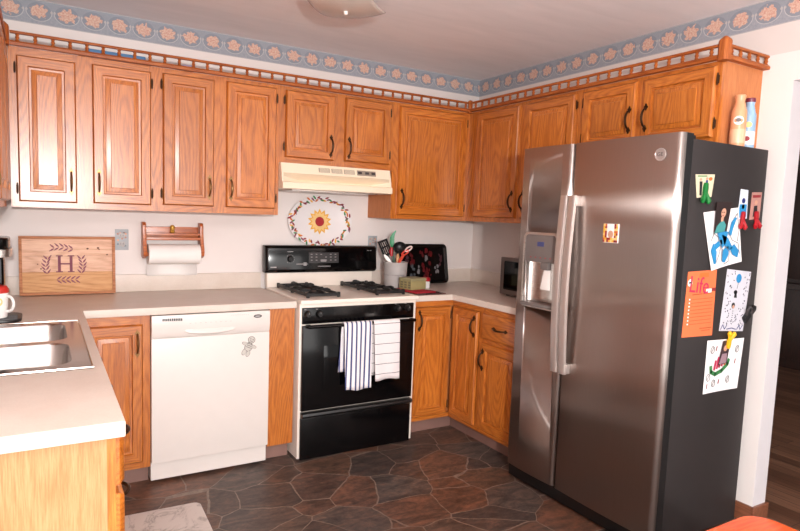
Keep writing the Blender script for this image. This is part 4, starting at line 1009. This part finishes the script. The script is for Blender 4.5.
# ------------------------------------------------------------------ things on the back wall
# outlets
def outlet(label, x0, x1, z0, z1):
    t = thing('outlet_cover', label, 'outlet', ((x0 + x1) / 2, 0, z0))
    b = MB(); b.box(x0, x1, -0.006, -0.0002, z0, z1); b.bevel(0.0025); p = b.build('plate', outlet_m, t)
    b = MB(); cx_, cz_ = (x0 + x1) / 2, (z0 + z1) / 2; random.seed(5)
    for i in range(16):
        u, v = random.uniform(-.6, .6), random.uniform(-.75, .75); b.prism([(cx_ + u * (x1 - x0) / 2 + .006 * math.cos(a), cz_ + v * (z1 - z0) / 2 + .006 * math.sin(a)) for a in [i2 * 1.0472 for i2 in range(6)]], 'xz', -0.0055, -0.0066, i % 3)
    b.build('flower_print', [peach_m, plain('outlet_rose', (186, 132, 116), 0.6), plain('outlet_leaf', (130, 140, 148), 0.6)], p)
    for s in (-0.2, 0.2):
        q = MB(); q.box(cx_ - 0.016, cx_ + 0.016, -0.0085, -0.006, cz_ + s * (z1 - z0) - 0.013, cz_ + s * (z1 - z0) + 0.013); q.bevel(0.002); so = q.build('socket', stone_m, t)
        q = MB(); q.box(cx_ - 0.007, cx_ - 0.005, -0.0091, -0.0082, cz_ + s * (z1 - z0) - 0.004, cz_ + s * (z1 - z0) + 0.006); q.box(cx_ + 0.005, cx_ + 0.007, -0.0091, -0.0082, cz_ + s * (z1 - z0) - 0.004, cz_ + s * (z1 - z0) + 0.006); q.build('slot', ink_m, so)
outlet('grey-blue floral outlet cover between the H sign and the towel holder', -2.549, -2.478, 1.154, 1.272)
outlet('grey-blue floral outlet cover beside the black console of the range', -0.924, -0.853, 1.150, 1.256)

# framed sign, leaning a touch
t = thing('wooden_sign', 'framed plank sign with a plum letter H inside a leaf wreath', 'sign', (-2.785, -0.06, 0.9145))
Ms = Matrix.Translation((-2.784, -0.052, 0.9158)) @ Matrix.Rotation(R(-4), 4, 'X')
W_, H_ = 0.460, 0.314
zb = 0.0
for (z0, z1, m) in ((0.014, 0.122, sign_wood2), (0.1225, 0.208, sign_wood), (0.2085, 0.300, sign_wood)):
    b = MB(); b.box(-W_ / 2 + 0.014, W_ / 2 - 0.014, -0.006, 0.010, z0, z1, 0, Ms); b.bevel(0.0012); b.build('plank', m, t)
b = MB()
for (x0, x1, z0, z1) in ((-W_ / 2, W_ / 2, 0, 0.0145), (-W_ / 2, W_ / 2, H_ - 0.0145, H_), (-W_ / 2, -W_ / 2 + 0.0145, 0.0146, H_ - 0.0146), (W_ / 2 - 0.0145, W_ / 2, 0.0146, H_ - 0.0146)): b.box(x0, x1, -0.020, 0.010, z0, z1, 0, Ms)
b.bevel(0.0015); b.build('frame', sign_frame, t)
b = MB()
def sbox(x0, x1, z0, z1): b.box(x0, x1, -0.0068, -0.0058, z0, z1, 0, Ms)
hx, hz0, hz1 = -0.016, 0.120, 0.212
for s in (-1, 1):
    c = hx + s * 0.028; sbox(c - 0.007, c + 0.007, hz0, hz1); sbox(c - 0.016, c + 0.016, hz0, hz0 + 0.006); sbox(c - 0.016, c + 0.016, hz1 - 0.006, hz1)
sbox(hx - 0.03, hx + 0.03, 0.162, 0.170); b.build('letter', plum_ink, t)
def leafpair(b, cx_, cz_, ang):
    M2 = Ms @ Matrix.Translation((cx_, 0, cz_)) @ Matrix.Rotation(R(-ang), 4, 'Y')
    for s in (-1, 1):
        M3 = M2 @ Matrix.Rotation(R(s * 38), 4, 'Y')
        b.prism([(0, 0), (0.0045, 0.013), (0.002, 0.028), (0, 0.032), (-0.002, 0.028), (-0.0045, 0.013)], 'xz', -0.0058, -0.0068, 0, M3)
for spr in range(4):
    b = MB()
    for i in range(5):
        leafpair(b, *((-0.065 + i * 0.022, 0.250 + 0.006 * math.sin(i), 84), (0.030 - i * 0.022, 0.080, -90), (-0.102 - 0.006 * math.sin(i), 0.112 + i * 0.019, 5), (0.062 + 0.008 * math.sin(i * .8), 0.112 + i * 0.019, 2))[spr])
    b.build('leaf_sprig', plum_ink, t)

b = MB()
for x_, z_, r_ in ((0.093, 0.248, 0.0045), (0.145, 0.252, 0.005), (0.150, 0.244, 0.003), (-0.145, 0.165, 0.003), (0.190, 0.215, 0.004), (-0.13, 0.14, 0.0035)): b.prism([(x_ + r_ * 1.3 * math.cos(a), z_ + r_ * math.sin(a)) for a in [i * 0.7854 for i in range(8)]], 'xz', -0.0055, -0.0064, 0, Ms)
b.build('knot', plain('wood_knot', (92, 48, 30), 0.7), t)

# paper towel holder + roll
t = thing('paper_towel_holder', 'red-brown wooden wall paper towel holder with a small brass ornament', 'paper towel holder', (-2.24, 0, 1.11))
for xe in (-2.402, -2.083):
    b = MB(); b.prism([(-0.001, 1.116), (-0.060, 1.110), (-0.096, 1.125), (-0.104, 1.150), (-0.085, 1.20), (-0.070, 1.26), (-0.072, 1.300), (-0.055, 1.318), (-0.001, 1.318)], 'yz', xe - 0.010, xe + 0.010); b.bevel(0.004); b.build('end_bracket', holder_wood, t)
b = MB(); b.box(-2.392, -2.093, -0.016, -0.001, 1.222, 1.292); b.bevel(0.002); b.build('backboard', holder_wood, t)
b = MB(); b.box(-2.392, -2.093, -0.072, -0.0165, 1.244, 1.256); b.bevel(0.002); b.build('shelf', holder_wood, t)
b = MB(); b.box(-2.392, -2.093, -0.075, -0.062, 1.216, 1.232); b.bevel(0.002); b.build('cross_bar', holder_wood, t)
b = MB(); b.cyl((-2.392, -0.076, 1.135), (-2.093, -0.076, 1.135), 0.012, 12); b.build('dowel', holder_wood, t)
b = MB(); b.lathe([(0.010, 0), (0.015, 0.006), (0.011, 0.016), (0.014, 0.028), (0.014, 0.038), (0.008, 0.046), (0.001, 0.048)], (-2.246, -0.045, 1.2565), 14); b.build('ornament', plain('gold_ornament', (206, 158, 70), 0.35, 0.5), t)
t = thing('paper_towel_roll', 'white paper towel roll hanging in the wooden holder', 'paper towel', (-2.24, -0.076, 1.075))
b = MB(); n = 36; A = [2 * math.pi * i / n for i in range(n)]
cyl_l = lambda x_, r_: [Vector((x_, -0.076 + r_ * math.cos(a), 1.135 + r_ * math.sin(a))) for a in A]
b.loft([cyl_l(-2.385, 0.019), cyl_l(-2.385, 0.058), cyl_l(-2.100, 0.058), cyl_l(-2.100, 0.019), cyl_l(-2.385, 0.019)], 0, False, False); rl = b.build('roll', towel_paper, t)
b = MB(); pts = [(-0.0172, 1.135), (-0.0168, 1.10), (-0.0180, 1.06), (-0.0230, 1.02), (-0.0245, 1.004)]
vs = [(x_, y_, z_) for x_ in (-2.385, -2.100) for y_, z_ in pts]; n_ = len(pts)
b.add(vs, [(i, i + 1, i + 1 + n_, i + n_) for i in range(n_ - 1)]); o = b.build('loose_sheet', towel_paper, t); md = o.modifiers.new('thick', 'SOLIDIFY'); md.thickness = 0.001

# oval platter leaning on the console / wall
t = thing('oval_platter', 'white oval platter with a sunflower and leaf border above the range', 'platter', (-1.30, -0.03, 1.184))
Mp = Matrix.Translation((-1.300, -0.031, 1.347)) @ Matrix.Rotation(R(-3), 4, 'X')
A_, B_ = 0.229, 0.166
b = MB(); L = []
for k, y_ in ((0.02, 0.020), (0.60, 0.020), (0.74, 0.012), (0.97, 0.0), (1.0, -0.001), (1.0, 0.004), (0.97, 0.007), (0.70, 0.020), (0.55, 0.028), (0.02, 0.028)):
    L.append([Mp @ Vector((A_ * k * math.cos(a), y_, B_ * k * math.sin(a))) for a in [2 * math.pi * i / 48 for i in range(48)]])
b.loft(L); pl = b.build('dish', plain('platter_white', (232, 226, 226), 0.25, vary=0.01), t)
b = MB(); random.seed(2); nL = 92
for i in range(nL):
    a = 2 * math.pi * i / nL; k = random.choice((0.85, 0.91, 0.965)); tilt = math.degrees(a) + random.choice((30, -35, 80, 120)); ln = random.uniform(0.013, 0.019)
    yy = 0.012 - (k - 0.74) / 0.23 * 0.012 - 0.0030
    M2 = Mp @ Matrix.Translation((A_ * k * math.cos(a), yy, B_ * k * math.sin(a))) @ Matrix.Rotation(R(-tilt), 4, 'Y')
    b.prism([(-ln, 0), (-ln * .3, 0.0055), (ln * .5, 0.005), (ln, 0), (ln * .5, -0.005), (-ln * .3, -0.0055)], 'xz', 0.0030, -0.0006, i % 4 if i % 7 else 4, M2)
b.build('leaf_border', [maroon, rust_m, leafgreen, plum_ink, gold_m], pl)
b = MB()
for i in range(14):
    M2 = Mp @ Matrix.Rotation(R(-360 / 14 * i), 4, 'Y')
    b.prism([(-0.009, 0.024), (0.009, 0.024), (0.0175, 0.048), (0.010, 0.068), (0, 0.086), (-0.010, 0.068), (-0.0175, 0.048)], 'xz', 0.0205, 0.0190, 0, M2)
    b.prism([(-0.006, 0.026), (0.006, 0.026), (0.012, 0.048), (0, 0.068), (-0.012, 0.048)], 'xz', 0.0195, 0.0184, 1, M2)
b.build('sunflower', [gold_m, cream_m], pl)
b = MB(); b.prism([(0.032 * math.cos(a), 0.032 * math.sin(a)) for a in [2 * math.pi * i / 24 for i in range(24)]], 'xz', 0.0200, 0.0178, 0, Mp); b.build('flower_heart', red_m, pl)

# ------------------------------------------------------------------ counter right of the range
t = thing('serving_tray', 'black glossy serving tray with dim red festive print, propped on the backsplash', 'tray', (-0.49, -0.05, 0.9145))
Mt = Matrix.Translation((-0.490, -0.088, 0.9175)) @ Matrix.Rotation(R(-11), 4, 'X')
def rr2(x0, x1, z0, z1, r, y, n=5): return [Mt @ Vector((px, y, pz)) for px, pz in rpoly(x0, x1, z0, z1, r, n)]
b = MB(); b.loft([rr2(-0.215, 0.215, 0.0, 0.290, 0.03, 0.012), rr2(-0.215, 0.215, 0.0, 0.290, 0.03, -0.004), rr2(-0.205, 0.205, 0.010, 0.280, 0.026, -0.006), rr2(-0.192, 0.192, 0.022, 0.268, 0.02, 0.006)]); tr = b.build('body', black_gloss, t)
b = MB()
def tp(poly, mi, th=0.0006): b.prism(poly, 'xz', 0.0061, 0.0061 - th, mi, Mt)
tray_inks = [plain('tray_red', (84, 12, 18), 0.3), plain('tray_grey', (112, 108, 110), 0.35), plain('tray_slate', (70, 74, 78), 0.35), plain('tray_plum', (62, 34, 42), 0.35)]
random.seed(21)
for (cx0, cz0, sx, sz, cnt, mi) in ((0.035, 0.10, 0.040, 0.055, 16, 0), (0.035, 0.225, 0.055, 0.022, 10, 0), (-0.085, 0.19, 0.024, 0.045, 8, 0), (-0.085, 0.09, 0.022, 0.05, 7, 2), (0.12, 0.10, 0.014, 0.04, 5, 1), (-0.045, 0.10, 0.01, 0.04, 5, 1), (0.155, 0.18, 0.012, 0.05, 6, 3), (-0.135, 0.19, 0.012, 0.05, 5, 3), (0.035, 0.183, 0.010, 0.010, 3, 1)):
    b = MB()
    for q_ in range(cnt):
        px, pz = cx0 + random.uniform(-1, 1) * sx, cz0 + random.uniform(-1, 1) * sz; rr_ = random.uniform(0.007, 0.016); a0 = random.uniform(0, 6)
        tp([(px + rr_ * random.uniform(.6, 1.1) * math.cos(a0 + i * 1.0472), pz + rr_ * random.uniform(.8, 1.6) * math.sin(a0 + i * 1.0472)) for i in range(6)], mi, 0.0005 + 0.00002 * q_)
    b.build('printed_figure', tray_inks, tr)
t = thing('cutting_board', 'dark flat glass board lying on the counter under the khaki box', 'board', (-0.79, -0.46, 0.9145))
Mc = Matrix.Translation((-0.800, -0.455, 0.9145)) @ Matrix.Rotation(R(7), 4, 'Z')
b = MB(); b.box(-0.115, 0.115, -0.165, 0.150, 0, 0.006, 0, Mc); b.bevel(0.002); b.build('board', plain('board_dark', (70, 36, 36), 0.2), t)
t = thing('pot_holder', 'red pot holder under the khaki box on the counter', 'pot holder', (-0.83, -0.46, 0.9205))
b = MB(); b.box(-0.100, 0.070, -0.120, 0.125, 0.0062, 0.0125, 0, Mc); b.bevel(0.003); b.build('cloth', plain('red_cloth', (176, 24, 44), 0.8), t)
t = thing('butter_box', 'khaki lidded box standing on the red pot holder', 'box', (-0.79, -0.42, 0.927))
Mb = Matrix.Translation((-0.800, -0.410, 0.9275)) @ Matrix.Rotation(R(14), 4, 'Z') @ Matrix.Scale(1.14, 4)
b = MB(); b.box(-0.058, 0.062, -0.05, 0.05, 0, 0.050, 0, Mb); b.bevel(0.004); bx = b.build('base', khaki_m, t)
b = MB(); b.box(-0.060, 0.064, -0.052, 0.052, 0.0503, 0.066, 0, Mb); b.bevel(0.005); b.build('lid', plain('khaki_lid', (150, 142, 106), 0.45), t)
b = MB()
for i in range(9):
    u = -0.040 + (i % 3) * 0.03; w = 0.008 + (i // 3) * 0.014; b.box(-0.0588, -0.0578, u, u + 0.018, w, w + 0.009, 0, Mb)
b.build('printed_panel', khaki_dk, bx)
t = thing('lidded_jar', 'small white jar with a red lid behind the khaki box', 'jar', (-0.595, -0.245, 0.9145))
b = MB(); b.lathe([(0.030, 0.9145), (0.032, 0.918), (0.032, 0.958), (0.028, 0.962)], (-0.625, -0.30, 0), 20); b.build('body', white_m, t)
b = MB(); b.lathe([(0.0335, 0.9625), (0.034, 0.965), (0.033, 0.984), (0.030, 0.987), (0.002, 0.987)], (-0.625, -0.30, 0), 20); b.build('lid', red_m, t)

# crock with utensils
CX, CY = -0.830, -0.235
t = thing('utensil_crock', 'grey stoneware utensil crock beside the range', 'crock', (CX, CY, 0.9145))
b = MB(); b.lathe([(0.071, 0.9145), (0.075, 0.919), (0.081, 1.085), (0.083, 1.090), (0.079, 1.092), (0.074, 1.080), (0.064, 0.925), (0.002, 0.925)], (CX, CY, 0), 32); b.build('pot', stone_m, t)
b = MB(); b.lathe([(0.0772, 1.000), (0.0795, 1.004), (0.0805, 1.006), (0.0785, 1.010)], (CX, CY, 0), 32, 0, None, False); b.build('band', plain('crock_band', (160, 154, 152), 0.5), t)
cd = Vector((0.5025, 0.8593, 0)).normalized(); rd = Vector((0.8593, -0.5025, 0)).normalized()   # across / away
def U(a, z, d=0.0): return Vector((CX, CY, 0)) + rd * a + cd * d + Vector((0, 0, z))
# slotted turner
t = thing('slotted_turner', 'black slotted turner with its head up in the crock', 'utensil', U(-0.03, 0.95))
M_ = Matrix(((rd.x, cd.x, 0, U(-0.075, 1.0).x), (rd.y, cd.y, 0, U(-0.075, 1.0).y), (0, 0, 1, 1.185), (0, 0, 0, 1))) @ Matrix.Rotation(R(-24), 4, 'Y')
b = MB()
b.ring(-0.034, 0.034, -0.055, 0.055, [(0, 0.003), (0, -0.003), (0.014, -0.003), (0.014, 0.003), (0, 0.003)], 0, 0)
for i in range(3): b.box(-0.018 + i * 0.014, -0.010 + i * 0.014, -0.002, 0.002, -0.045, 0.045)
b.box(-0.024, 0.024, -0.002, 0.002, 0.000, 0.010)
bmesh.ops.transform(b.bm, matrix=M_, verts=b.bm.verts); b.build('blade', plain('turner_black', (12, 11, 12), 0.6, spec=0.15), t)
b = MB(); b.tube([M_ @ Vector((0, 0, -0.05)), U(-0.045, 1.085, 0.012), U(-0.040, 0.95, 0.03)], 0.006, 8); b.build('handle', black_satin, t)
t = thing('white_spoon', 'white spoon handle leaning in the crock before the turner', 'utensil', U(0, 0.95))
b = MB(); b.loft([[U(a - w, z, -0.032), U(a + w, z, -0.032), U(a + w, z, -0.024), U(a - w, z, -0.024)] for a, z, w in ((-0.02, 0.95, 0.006), (-0.035, 1.085, 0.012), (-0.065, 1.125, 0.014), (-0.078, 1.14, 0.006))]); b.build('handle', white_m, t)
t = thing('spatula', 'green curved silicone spatula standing tallest in the crock', 'utensil', U(0, 0.95))
b = MB(); b.loft([[U(a - w, z, 0.026), U(a + w, z, 0.026), U(a + w, z, 0.034), U(a - w, z, 0.034)] for a, z, w in ((-0.024, 1.18, 0.010), (-0.030, 1.215, 0.015), (-0.030, 1.25, 0.015), (-0.022, 1.28, 0.011), (-0.006, 1.302, 0.004))]); b.bevel(0.002); b.build('blade', kelly, t)
b = MB(); b.tube([U(-0.024, 1.185, 0.03), U(-0.014, 1.08, 0.03), U(-0.010, 0.95, 0.035)], 0.006, 8); b.build('handle', kelly, t)
t = thing('whisk_handle', 'red handled utensil below the green spatula in the crock', 'utensil', U(0, 0.95))
b = MB(); b.tube([U(-0.030, 1.190, -0.015), U(-0.034, 1.165, -0.015), U(-0.028, 1.13, -0.015)], [0.008, 0.015, 0.010], 10); b.build('grip', red_m, t)
b = MB(); b.tube([U(-0.028, 1.135, -0.015), U(-0.012, 1.06, -0.012), U(0.004, 0.95, -0.005)], 0.006, 8); b.build('shaft', dark_grey, t)
t = thing('ladle', 'black round ladle hooked high in the crock', 'utensil', U(0.02, 0.95))
b = MB(); Ml = Matrix.Rotation(R(62), 4, Vector((rd.x, rd.y, 0))) 
prof = [(0.002, -0.034), (0.022, -0.030), (0.038, -0.018), (0.045, 0.0), (0.042, 0.0), (0.035, -0.015), (0.02, -0.026), (0.002, -0.029)]
b.lathe(prof, U(0.024, 1.190, -0.02), 24, 0, Ml); b.build('bowl', black_satin, t)
b = MB(); b.tube([U(0.02, 1.165, -0.005), U(0.020, 1.08, 0.012), U(0.022, 0.95, 0.03)], 0.006, 8); b.build('handle', black_satin, t)
t = thing('kitchen_scissors', 'red and white kitchen scissors with loops up in the crock', 'scissors', U(0.04, 0.95))
for k, (a0, z0) in enumerate(((0.060, 1.160), (0.082, 1.186))):
    b = MB(); pts = [U(a0 + 0.021 * math.cos(s) + 0.006 * math.sin(s), z0 + 0.015 * math.sin(s) + 0.008 * math.cos(s), -0.075) for s in [2 * math.pi * i / 16 for i in range(17)]]
    b.tube(pts, 0.0052, 8); b.build('finger_loop', plain('scissor_red', (206, 62, 44), 0.4) if k == 0 else plain('scissor_pale', (222, 196, 190), 0.4), t)
b = MB(); b.tube([U(0.052, 1.150, -0.075), U(0.03, 1.11, -0.065), U(0.008, 1.06, -0.050)], [0.009, 0.011, 0.007], 8); b.build('shank', plain('scissor_shank', (210, 70, 48), 0.4), t)
b = MB(); b.loft([[U(a - w, z, -0.052), U(a + w, z, -0.052), U(a + w, z, -0.049), U(a - w, z, -0.049)] for a, z, w in ((0.014, 1.07, 0.008), (0.034, 0.95, 0.002))]); b.build('blade', steel_h, t)
t = thing('wooden_spoon', 'tan wooden spoon low in the crock beside the scissors', 'utensil', U(0.01, 0.95))
b = MB(); b.tube([U(0.012, 0.95, -0.045), U(0.010, 1.10, -0.05), U(0.012, 1.13, -0.045), U(0.012, 1.15, -0.045)], [0.006, 0.007, 0.012, 0.006], 10); b.build('spoon', plain('spoon_tan', (196, 146, 104), 0.6), t)

# microwave / toaster oven by the fridge
t = thing('toaster_oven', 'small steel-framed oven with a dark window between corner and fridge', 'toaster oven', (-0.19, -0.97, 0.9145))
b = MB(); b.box(-0.325, -0.035, -1.200, -0.748, 0.926, 1.160); b.bevel(0.006); b.build('case', steel_h, t)
b = MB()
for fy in (-1.17, -0.78):
    for fx in (-0.30, -0.06): b.cyl((fx, fy, 0.9145), (fx, fy, 0.9262), 0.012, 10)
b.build('foot', black_satin, t)
b = MB(); b.prism(rpoly(-1.196, -0.750, 0.925, 1.164, 0.008), 'yz', -0.3455, -0.3255); dd = b.bevel(0.003).build('front', plain('oven_steel', (120, 110, 106), 0.35, 0.7), t)
b = MB(); b.prism(rpoly(-1.08, -0.785, 0.958, 1.140, 0.01), 'yz', -0.3475, -0.345); b.build('window', black_glass, dd)

# ------------------------------------------------------------------ left counter: coffee maker and mug
t = thing('coffee_maker', 'black single-serve coffee maker with a steel band at the counter corner', 'coffee maker', (-3.10, -0.72, 0.9145))
b = MB(); b.box(-3.21, -3.045, -0.78, -0.66, 0.928, 1.18); b.bevel(0.02, 40, 3); b.build('column', black_gloss, t)
b = MB(); b.loft([rrect(-3.21, -3.025, -0.85, -0.62, 0.05, z_) for z_ in (1.212, 1.245, 1.258)]); b.bevel(0.006, 50); b.build('head', black_gloss, t)
b = MB(); b.loft([rrect(-3.212, -3.018, -0.852, -0.618, 0.05, z_) for z_ in (1.1805, 1.2115)]); b.build('steel_band', steel_h, t)
b = MB(); b.loft([rrect(-3.23, -2.985, -0.885, -0.66, 0.06, z_) for z_ in (0.9145, 0.9275)]); b.bevel(0.004); dt = b.build('drip_tray', black_satin, t)
b = MB()
for i in range(9): b.box(-3.16, -3.0, -0.868 + i * 0.0125, -0.863 + i * 0.0125, 0.9272, 0.9305)
b.build('grate', dark_grey, dt)
t = thing('coffee_mug', 'white mug with a painted front standing on the coffee maker tray', 'mug', (-3.070, -0.815, 0.931))
mx, my = -3.072, -0.815
b = MB(); b.lathe([(0.034, 0.931), (0.037, 0.934), (0.042, 0.99), (0.043, 1.044), (0.041, 1.046), (0.039, 1.04), (0.037, 0.99), (0.033, 0.94), (0.002, 0.94)], (mx, my, 0), 32); mg = b.build('cup', white_m, t)
b = MB(); dv = Vector((0.8644, -0.5016, 0)); pts = [Vector((mx, my, 0)) + dv * (0.040 + 0.030 * math.sin(s) ** 0.7) + Vector((0, 0, 0.99 + 0.032 * math.cos(s))) for s in [math.pi * i / 10 for i in range(11)]]
b.tube(pts, 0.006, 10); b.build('handle', white_m, mg)
front_disc(mx + 0.0, my, 0.0425, 1.0, 0.022, cream_m, mg, 'painted_sun', 0.0006)
b = MB(); b.lathe([(0.0432, 1.034), (0.0452, 1.036), (0.0445, 1.05), (0.036, 1.062), (0.010, 1.066), (0.002, 1.066)], (mx, my, 0), 28); b.build('lid', plain('mug_red', (196, 44, 36), 0.4), t)

# ------------------------------------------------------------------ towels on the oven handle
def hang(name, label, x0, x1, zf, zb_, mat, ripple, sl=0.0, sr=0.0, seed=0):
    random.seed(seed); yb, zc, r = -0.703, 0.778, 0.0150
    path = []
    for i in range(8): path.append((yb + r + 0.004, zb_ + (zc - zb_) * i / 8, -1))
    for i in range(7): a = math.pi * i / 6; path.append((yb + r * math.cos(a), zc + r * math.sin(a), 0))
    for i in range(1, 15): path.append((yb - r - 0.002, zc - (zc - zf) * i / 14, 1))
    n = 28; b = MB(); vs = []; fs = []
    cx_ = (x0 + x1) / 2; w = x1 - x0
    for k, (y_, z_, sd) in enumerate(path):
        f = max(0, (k - 14) / 14) if sd >= 0 else (8 - k) / 8 * 0.5
        for j in range(n + 1):
            u = j / n
            yy = y_ + (ripple * f * math.sin(u * 9.5 + seed) if sd > 0 else -0.0 + (0.3 * ripple * f * math.sin(u * 8)))
            if sd > 0: yy = min(yy, -0.680 - 0.004)
            if sd < 0: yy = min(yy, -0.6775)
            xo = x0 + w * u + ((sl * (1 - u) + sr * u) * f if sd > 0 else -0.034 * f * (1 - u) if sd < 0 else 0)
            vs.append((xo, yy, z_ + (0.004 * math.sin(u * 7 + seed) * f if sd > 0 else 0)))
    for k in range(len(path) - 1):
        for j in range(n): a = k * (n + 1) + j; fs.append((a, a + 1, a + n + 2, a + n + 1))
    b.add(vs, fs); o = b.build(name, mat, None, smooth=True, ang=80); md = o.modifiers.new('thick', 'SOLIDIFY'); md.thickness = 0.0022; md.offset = 0
    return tag(o, label, 'dish towel')
hang('dish_towel', 'white dish towel with bold vertical navy stripes on the oven handle', -1.440, -1.262, 0.396, 0.50, mat_stripe('towel_navy_stripe', 0, 0.0292, 0.36, (238, 232, 234), (78, 84, 124), 0.30), 0.006, 0.018, 0.002, 1)
hang('dish_towel', 'white dish towel with thin horizontal grey lines on the oven handle', -1.249, -1.074, 0.436, 0.46, mat_stripe('towel_thin_line', 2, 0.0600, 0.05, (232, 224, 224), (70, 66, 74), 0.35), 0.003, 0.018, 0.010, 4)

# ------------------------------------------------------------------ floor mat, table, ceiling light, cabinet-top things
t = thing('floor_mat', 'pale marble-print kitchen mat on the floor beside the sink run', 'mat', (-2.47, -1.35, 0))
Mm = Matrix.Translation((-2.276, -0.908, 0)) @ Matrix.Rotation(R(-1.5), 4, 'Z')
b = MB(); poly = [(p.x, p.y) for p in rrect(-0.46, 0.0, -0.95, 0.0, 0.035, 0)]; b.prism(poly, 'xy', 0.0005, 0.012, 0, Mm); b.bevel(0.004); b.build('pad', mat_marble(), t)
b = MB()
t = thing('dining_table', 'orange-brown wooden table, only its rounded corner showing at the lower edge', 'table', (-1.95, -3.6, 0))
poly = [(p.x, p.y) for p in rrect(-2.30, -1.462, -4.3, -2.985, 0.06, 0, 8)]
b = MB(); b.prism(poly, 'xy', 0.712, 0.740); b.bevel(0.006, 40, 3); b.build('tabletop', table_wood, t)
b = MB(); b.box(-2.22, -1.56, -4.2, -3.10, 0.63, 0.7115); b.build('apron', table_wood, t)
for lx in (-2.20, -1.58):
    for ly in (-4.18, -3.12):
        b = MB(); b.lathe([(0.022, 0), (0.030, 0.05), (0.024, 0.10), (0.034, 0.35), (0.026, 0.55), (0.036, 0.60), (0.036, 0.63)], (lx, ly, 0), 16); b.build('leg', table_wood, t)
# ceiling light: bent square glass turned 45 degrees with a finial
LC = Vector((-1.640, -1.045, 0))
t = thing('ceiling_light', 'square frosted glass ceiling light with a small bright finial', 'ceiling light', (LC.x, LC.y, 2.33))
b = MB(); n = 16; vs = []; fs = []; hs_ = 0.153
Mz = Matrix.Translation((LC.x, LC.y, 0)) @ Matrix.Rotation(R(45), 4, 'Z')
for i in range(n + 1):
    for j in range(n + 1):
        u, v = -1 + 2 * i / n, -1 + 2 * j / n; vs.append(Mz @ Vector((u * hs_, v * hs_, 2.366 + 0.034 * (u * u + v * v) / 2 - 0.0)))
for i in range(n):
    for j in range(n): a = i * (n + 1) + j; fs.append((a, a + 1, a + n + 2, a + n + 1))
b.add(vs, fs); o = b.build('glass_shade', lens_m, t, ang=80); md = o.modifiers.new('thick', 'SOLIDIFY'); md.thickness = 0.006
b = MB(); b.lathe([(0.075, 2.4495), (0.075, 2.43), (0.055, 2.42), (0.05, 2.41)], (LC.x, LC.y, 0), 24); b.cyl((LC.x, LC.y, 2.36), (LC.x, LC.y, 2.42), 0.006, 10); b.build('base', plain('brushed_base', (190, 184, 178), 0.35, 0.6), t)
b = MB(); b.lathe([(0.002, 2.344), (0.008, 2.346), (0.011, 2.352), (0.010, 2.359), (0.014, 2.362), (0.014, 2.3655)], (LC.x, LC.y, 0), 18); b.build('finial', plain('finial_white', (240, 234, 228), 0.2), t)

t = thing('serving_tray', 'blue tray with black ends lying on top of the cabinets behind the rail', 'tray', (-2.56, -0.2, UZ1))
b = MB(); b.box(-2.70, -2.42, -0.28, -0.12, UZ1 + 0.001, UZ1 + 0.052); b.bevel(0.008); b.build('body', trayblue, t)
for xe in (-2.715, -2.405):
    b = MB(); b.box(xe - 0.014, xe + 0.014, -0.26, -0.14, UZ1 + 0.012, UZ1 + 0.040); b.bevel(0.005); b.build('handle', black_satin, t)
t = thing('small_dish', 'small lilac dish with a dark foot on top of the cabinets', 'dish', (-2.19, -0.2, UZ1))
b = MB(); b.lathe([(0.02, UZ1 + 0.001), (0.022, UZ1 + 0.004), (0.012, UZ1 + 0.02)], (-2.19, -0.20, 0), 20); b.build('foot', black_satin, t)
b = MB(); b.lathe([(0.012, UZ1 + 0.0205), (0.03, UZ1 + 0.03), (0.045, UZ1 + 0.05), (0.043, UZ1 + 0.052), (0.002, UZ1 + 0.03)], (-2.19, -0.20, 0), 20); b.build('bowl', lilac_m, t)

# ------------------------------------------------------------------ seen through the doorway
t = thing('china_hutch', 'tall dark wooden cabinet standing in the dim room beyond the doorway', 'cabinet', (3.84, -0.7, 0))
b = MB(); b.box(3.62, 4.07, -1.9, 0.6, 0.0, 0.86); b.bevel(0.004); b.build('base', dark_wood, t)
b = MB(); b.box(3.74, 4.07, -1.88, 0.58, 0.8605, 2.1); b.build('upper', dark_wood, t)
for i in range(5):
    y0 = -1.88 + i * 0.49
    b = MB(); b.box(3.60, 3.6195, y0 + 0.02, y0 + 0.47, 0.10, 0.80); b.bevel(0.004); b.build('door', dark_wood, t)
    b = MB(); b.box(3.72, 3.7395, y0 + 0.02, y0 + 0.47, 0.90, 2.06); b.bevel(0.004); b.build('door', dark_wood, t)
